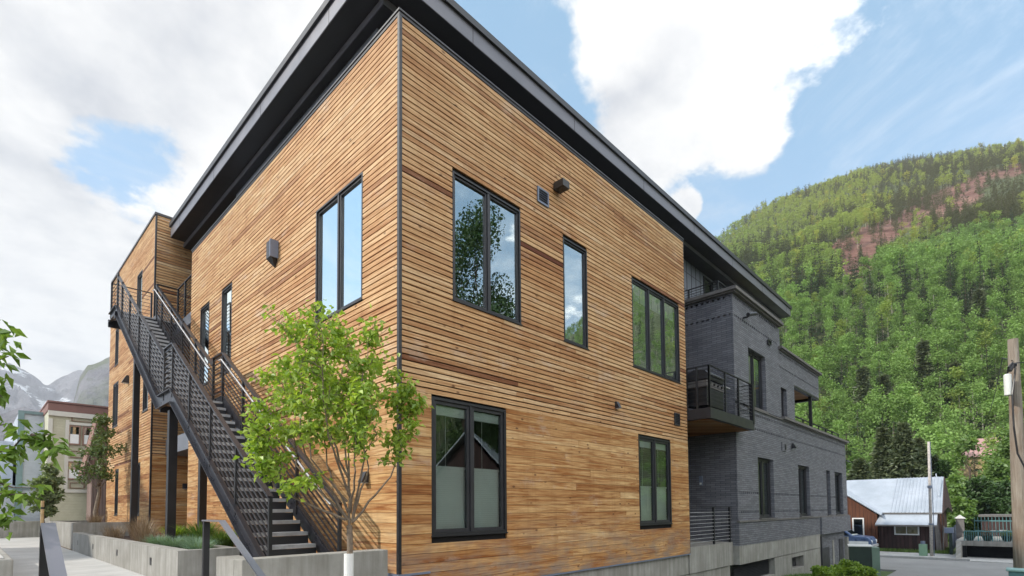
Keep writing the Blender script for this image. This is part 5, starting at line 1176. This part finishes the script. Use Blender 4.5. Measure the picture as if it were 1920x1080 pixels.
ra=Vector((RT.x,RT.y,0)); q=at(1890,722,14.0); mb=MB(); mb.tube([q+Vector((0,0,.30)),q+Vector((0,0,.27)),q-Vector((0,0,.27)),q-Vector((0,0,.29))],[.05,.085,.085,.06],16); mb.build('canister',M['white'],t,smooth=False)
mb=MB(); pp=at(1897,692,14.0); mb.tube([q+Vector((0,0,.3)),at(1891,688,13.9),at(1898,680,13.95),at(1904,690,13.9),at(1902,710,13.9),at(1898,740,13.85),at(1901,800,13.8),at(1908,850,13.8),at(1926,885,13.7)],.022,7); mb.tube([at(1893,695,13.9),at(1900,684,13.95),at(1907,684,13.9)],.05,8); mb.tube([q-Vector((0,0,.1)),at(1900,726,14.1)],.03,6); mb.build('cable',M['black'],t)
mb=MB(); a0=at(1884,650,14.0); a1=at(1855,775,22.); pts=[a0.lerp(a1,i/10)-Vector((0,0,math.sin(math.pi*i/10)*.12)) for i in range(11)]; mb.tube([at(1898,676,14.1)]+pts[1:],.011,5); mb.tube([at(1900,681,14.),at(1935,678,13.5)],.012,5); mb.build('wire',M['black'],t)
p=at(1912,1068,12.5); t=thing('teal_bin',(p.x,p.y,-1.6),'teal box in the bottom right corner in front of the utility pole','bin'); fp=Fr((p.x,p.y,0),rth,-fwh); mb=MB(); mb.box(fp,-.2,.5,-.4,0,-1.6,p.z-.06); mb.build('body',M['teal'],t,bevel=.02); mb=MB(); mb.box(fp,-.24,.54,-.44,.04,p.z-.055,p.z); mb.build('lid',plain('pale_teal',(.30,.48,.46),.5),t,bevel=.015)

# ---------------------------------------------------------------- buildings on the left
def siding(name,c1,c2,ph=.12):
    def f(N,p,o):
        v,s=pos(N); fr_=N.math('FRACT',N.math('DIVIDE',s[2],ph)); n=N.noise(v,3,4,.6); c=N.mix(N.mapr(n,.3,.7),c1,c2); N.l.new(c,p.inputs['Base Color']); p.inputs['Roughness'].default_value=.7; bump(N,p,fr_,1,.02)
    return mat(name,f)
M['cream']=siding('cream_siding',(.52,.51,.38),(.60,.59,.46)); M['bluegrey']=siding('bluegrey_siding',(.42,.46,.52),(.50,.54,.60)); M['redc']=plain('red_cornice',(.22,.115,.10),.7,0,.1); M['tealp']=plain('teal_paint',(.16,.24,.25),.6); M['creamt']=plain('cream_trim',(.62,.60,.54),.7,0,.05); M['rustt']=plain('rust_trim',(.26,.16,.12),.7)
YC=24.; c=onplane(92,752,1,YC); xc,zc=c.x,c.z
t=thing('cream_building',(xc,YC,0),'cream clapboard building with a red cornice and white trim beyond the path','building')
fcr=Fr((0,YC,0),(1,0,0),(0,-1,0)); mb=MB(); mb.box(WORLD,xc,8,YC,YC+9,-.3,zc-.05); mb.build('wall',M['cream'],t)
mb=MB(); mb.box(WORLD,xc-.06,8,YC-.12,YC+9,zc-.05,zc+.02); mb.box(WORLD,xc-.03,8,YC-.08,YC+9.01,zc-.40,zc-.06); mb.build('cornice',M['redc'],t)
mb=MB(); mb.box(fcr,xc-.02,8,.01,.1,zc-.62,zc-.41); mb.box(fcr,xc-.01,xc+.14,.01,.06,0,zc-.76)
def CX(px): return onplane(px,850,1,YC).x
def CZ(py,px=150): return onplane(px,py,1,YC).z
mb.box(fcr,CX(121),CX(128),.01,.08,CZ(918),zc-.76); mb.box(fcr,CX(128),CX(240),.01,.06,CZ(798),CZ(793)); mb.box(fcr,CX(128),CX(240),.01,.06,CZ(868),CZ(862)); mb.box(fcr,CX(120),CX(240),.01,.09,CZ(924),CZ(918)); mb.build('trim',M['creamt'],t)
mb=MB()
for (a,b_,c_,d_) in ((132,172,777,791),(132,160,846,859),(132,160,905,916)):
    x0,x1,z1,z0_=CX(a),CX(b_),CZ(c_),CZ(d_); e=.03
    mb.box(fcr,x0,x1,.01,.05,z1-e,z1); mb.box(fcr,x0,x1,.01,.05,z0_,z0_+e); mb.box(fcr,x0,x0+e,.01,.05,z0_+e,z1-e); mb.box(fcr,x1-e,x1,.01,.05,z0_+e,z1-e)
mb.build('panel_trim',M['rustt'],t)
for (a,b_,c_,d_) in ((126,150,799,835),(153,172,799,835),(126,160,866,900)):
    x0,x1,z1,z0_=CX(a),CX(b_),CZ(c_),CZ(d_); w=MB(); e=.06
    w.box(fcr,x0,x1,.01,.07,z1-e,z1); w.box(fcr,x0,x1,.01,.07,z0_,z0_+e); w.box(fcr,x0,x0+e,.01,.07,z0_+e,z1-e); w.box(fcr,x1-e,x1,.01,.07,z0_+e,z1-e); wo_=w.build('window',M['rustt'],t)
    w=MB(); w.box(fcr,x0+e,x1-e,.012,.02,z0_+e,z1-e); w.build('pane',M['glass'],wo_)
    w=MB(); w.box(fcr,x0+e,x1-e,.021,.026,z0_+e,z0_+(z1-z0_)*.55); w.build('blind',M['blind'],wo_)
t=thing('grey_house',(xc-1.2,27,0),'blue-grey clapboard house with teal corner trim left of the cream building','building')
YG=26.; x0,x1=onplane(36,800,1,YG).x,onplane(76,800,1,YG).x; zg=onplane(50,772,1,YG).z; fg=Fr((0,YG,0),(1,0,0),(0,-1,0))
mb=MB(); mb.box(WORLD,x0,x1+2,YG,YG+14,-.3,zg); mb.build('wall',M['bluegrey'],t)
mb=MB(); mb.box(fg,x0-.05,x0+.16,.005,.08,0.9,zg+.03); mb.box(fg,x0+.17,x1+.5,.005,.09,zg-.09,zg+.03); mb.box(fg,x0-3,x1,.0,.10,onplane(50,914,1,YG).z-.08,onplane(50,914,1,YG).z); mb.build('trim',M['tealp'],t)
x2=onplane(-140,900,1,YG).x; mb=MB(); mb.box(WORLD,x2-4,x0-.06,YG+.1,YG+12,-.3,onplane(20,910,1,YG).z); mb.build('annex_wall',M['bluegrey'],t)
mb=MB(); mb.quad((x0-.01,YG+1,1.9),(x0-.01,YG+2.5,1.9),(x0-.01,YG+2.5,4),(x0-.01,YG+1,4)); mb.build('window',M['glass'],t)
mb=MB(); mb.box(WORLD,x0-2.2,x0-.07,YG+2,YG+10,2.0,zg-1.2); mb.build('annex_wall',M['bluegrey'],t)
mb=MB(); mb.box(Fr((0,YG+2,0),(1,0,0),(0,-1,0)),x0-2.,x0-1.3,.005,.03,2.2,3.0); mb.build('window',M['white'],t)
# old shed with rusty steep roof
YS=22.; sx0,sx1=onplane(172,900,1,YS).x,onplane(235,900,1,YS).x; za=onplane(181,782,1,YS).z
t=thing('old_shed',((sx0+sx1)/2,YS,0),'old pinkish-brown timber shed with a steep rusty roof beside the far wing','shed')
M['shedw']=planks('grey_pink_plank',(.27,.19,.165),(.19,.13,.115),pw=.1); M['shedr']=planks('rusty_corrugated',(.34,.19,.15),(.24,.14,.115),pw=.09)
mb=MB(); mb.box(WORLD,sx0,sx1+1,YS,YS+1.2,-.2,onplane(190,893,1,YS).z+.1); mb.build('wall',M['shedw'],t)
za2=onplane(160,890,1,YS).z; xa=onplane(181,800,1,YS).x; xe=onplane(152,890,1,YS).x
mb=MB(); mb.prism([(xe,YS-.3,za2),(xa,YS-.3,za),(xa+.05,YS+1.4,za),(xe+.05,YS+1.4,za2)],(0,0,0),(.06,0,-.02)); mb.prism([(xa+.08,YS-.3,za),(xa+2.6,YS-.3,za2+.2),(xa+2.6,YS+1.4,za2+.2),(xa+.08,YS+1.4,za)],(0,0,0),(.0,0,-.06)); mb.build('roof',M['shedr'],t,recalc=True)
mb=MB(); mb.prism([(xe+.12,YS-.05,za2),(xa+.08,YS-.05,za-.1),(xa+2.5,YS-.05,za2+.2)],(0,0,0),(0,.05,0)); mb.build('gable',M['shedr'],t,recalc=True)
# bike rack hoops, stakes, sawhorse
p=onplane(128,969,2,.74); t=thing('bike_rack',tuple(p),'row of bent silver bike rack hoops beyond the far planter','bike rack')
for i in range(6):
    q=Vector((p.x-.4+i*.17,20.3-.05*i,.70)); mb=MB(); mb.tube([q+Vector((math.cos(a)*.28-.0,math.cos(a)*.25,math.sin(a)*.30)) for a in np.linspace(0,math.pi,12)],.018,6); mb.build('hoop',M['galv'],t,smooth=True)
for i,(px,F,l) in enumerate([(78,19.,'tan timber stake holding the grey-green young tree'),(172,24,'slim tan timber post by the cream building')]):
    b=at(px,1002,F); b.z=0; t=thing('timber_stake',tuple(b),l,'stake'); mb=MB(); mb.tube([b,b+Vector((0,0,1.5))],.05,8); mb.build('stake',M['tan'],t); mb=MB(); mb.tube([b+Vector((0,0,1.2)),b+Vector((0,0,1.27))],.056,8); mb.build('tie',M['black'],t)
t=thing('sawhorse',(1.0,10.9,0),'small pale timber sawhorse in the recess under the deck','sawhorse'); b=onplane(340,950,1,11.2)
fp=Fr((b.x,11.2,0),(1,0,0),(0,-1,0)); mb=MB(); mb.box(fp,-.22,.22,-.04,.04,b.z+.02,b.z+.09); mb.build('top_bar',M['tan'],t)
for a_ in(-.18,.18):
    for c_ in(-1,1): mb=MB(); mb.beam(fp(a_,0,b.z+.03),fp(a_*1.25,c_*.25,0),.05,.04); mb.build('leg',M['tan'],t)

# ---------------------------------------------------------------- across the street, seen in the window reflections
t=thing('neighbour_house',(17,-15,-1.3),'dark brown gabled house with grey metal roof, seen only reflected in the ground floor window','house')
fn=Fr((15.5,-13.4,-1.3),Vector((.64,-.77,0)),Vector((-.77,-.64,0)))
mb=MB(); mb.prism([fn(-3.0,0,0),fn(3.0,0,0),fn(3.0,0,3.2),fn(0,0,6.4),fn(-3.0,0,3.2)],(0,0,0),tuple(Vector((.77,.64,0))*-0.0+Vector((.64,-.77,0))*0+Vector((.77,.64,0))*.0-Vector((0,0,0)))) if False else None
nd=Vector((.80,-.60,0)); ns=Vector((.60,.80,0)); fn=Fr((12.5,-12.5,-1.3),ns,-nd)
mb.prism([fn(-2.6,0,0),fn(2.6,0,0),fn(2.6,0,3.0),fn(0,0,5.9),fn(-2.6,0,3.0)],(0,0,0),tuple(nd*7)); mb.build('wall',M['plankd'],t,recalc=True)
mb=MB(); 
for s_ in(-1,1): mb.prism([fn(s_*3.0,.5,2.7),fn(0,.5,6.1),fn(0,-7.5,6.1),fn(s_*3.0,-7.5,2.7)],(0,0,0),(0,0,.08))
mb.build('roof',M['tin'],t,recalc=True)
mb=MB(); mb.box(fn,-.5,.5,.01,.05,1,2.3); mb.build('window',M['dark'],t)
for i,(x,y,h,w_) in enumerate([(15.2,-15.6,20.5,9.5),(9,-26,12,8),(22,-20,12,6.5),(5,-22,11,7),(27,-27,13,8)]):
    g=np.random.default_rng(500+i); zb=float(H(x,y)); t=thing('street_tree',(x,y,zb),['tall dense tree reflected in the large upper window','broad tree left of the tall one in the reflection','smaller tree right of the tall one in the reflection','tree reflected at the building corner','far tree reflected beside the house roof'][i],'tree','trees across the street'); off=np.array([x,y,zb]); mb=MB(); limb(mb,off,off+np.array([0,0,h*.6]),.25,.08,g,5,.03,8)
    C_=[];R2=[]
    for k in range(22): u=g.random(); a=g.random()*6.28; rr=w_/2*math.sin(math.pi*(.15+.8*u))**.6*g.uniform(.1,.75); C_.append((x+math.cos(a)*rr,y+math.sin(a)*rr,zb+h*(.2+.73*u))); R2.append(w_*g.uniform(.1,.19)); limb(mb,off+np.array([0,0,h*(.15+.4*u)]),C_[-1],.06,.01,g,4,.05,5)
    mb.build('trunk',M['barkd'],t); crownobj('crown',clumps(C_,R2,22000,i,1),.20,i,'dgreen',t,off)
# neighbour across the path, mirrored in the left facade window
t=thing('dark_gabled_neighbour',(-13,22,0),'dark panelled gabled house beyond the path, seen reflected in the tall left window','house')
fn=Fr((-9.5,12.5,0),(0,1,0),(1,0,0)); mb=MB(); mb.prism([fn(-1,0,0),fn(7,0,0),fn(7,0,4.5),fn(6.5,0,9.2),fn(-1,0,4.2)],(0,0,0),(-7,0,0)); mb.build('wall',M['panel'],t,recalc=True)
mb=MB(); mb.prism([fn(-1.6,.4,3.8),fn(6.6,.4,9.3),fn(6.6,-7.4,9.3),fn(-1.6,-7.4,3.8)],(0,0,0),(0,0,.3)); mb.build('roof',M['dark'],t,recalc=True)

# ---------------------------------------------------------------- air
mb=MB(); mb.box(WORLD,-3350,3350,-3350,3350,-60,760); hz=mb.build('haze',bpy.data.materials.new('haze_air')); tag(hz,'pale mountain haze softening the far hillside and peaks','haze',kind='stuff')
hm=hz.data.materials[0]; hm.use_nodes=True; N=NT(hm.node_tree); o=N.node('ShaderNodeOutputMaterial'); v=N.node('ShaderNodeVolumePrincipled'); v.inputs['Color'].default_value=(.88,.93,1,1); v.inputs['Density'].default_value=.00023; v.inputs['Anisotropy'].default_value=.1; N.l.new(v.outputs[0],o.inputs['Volume'])
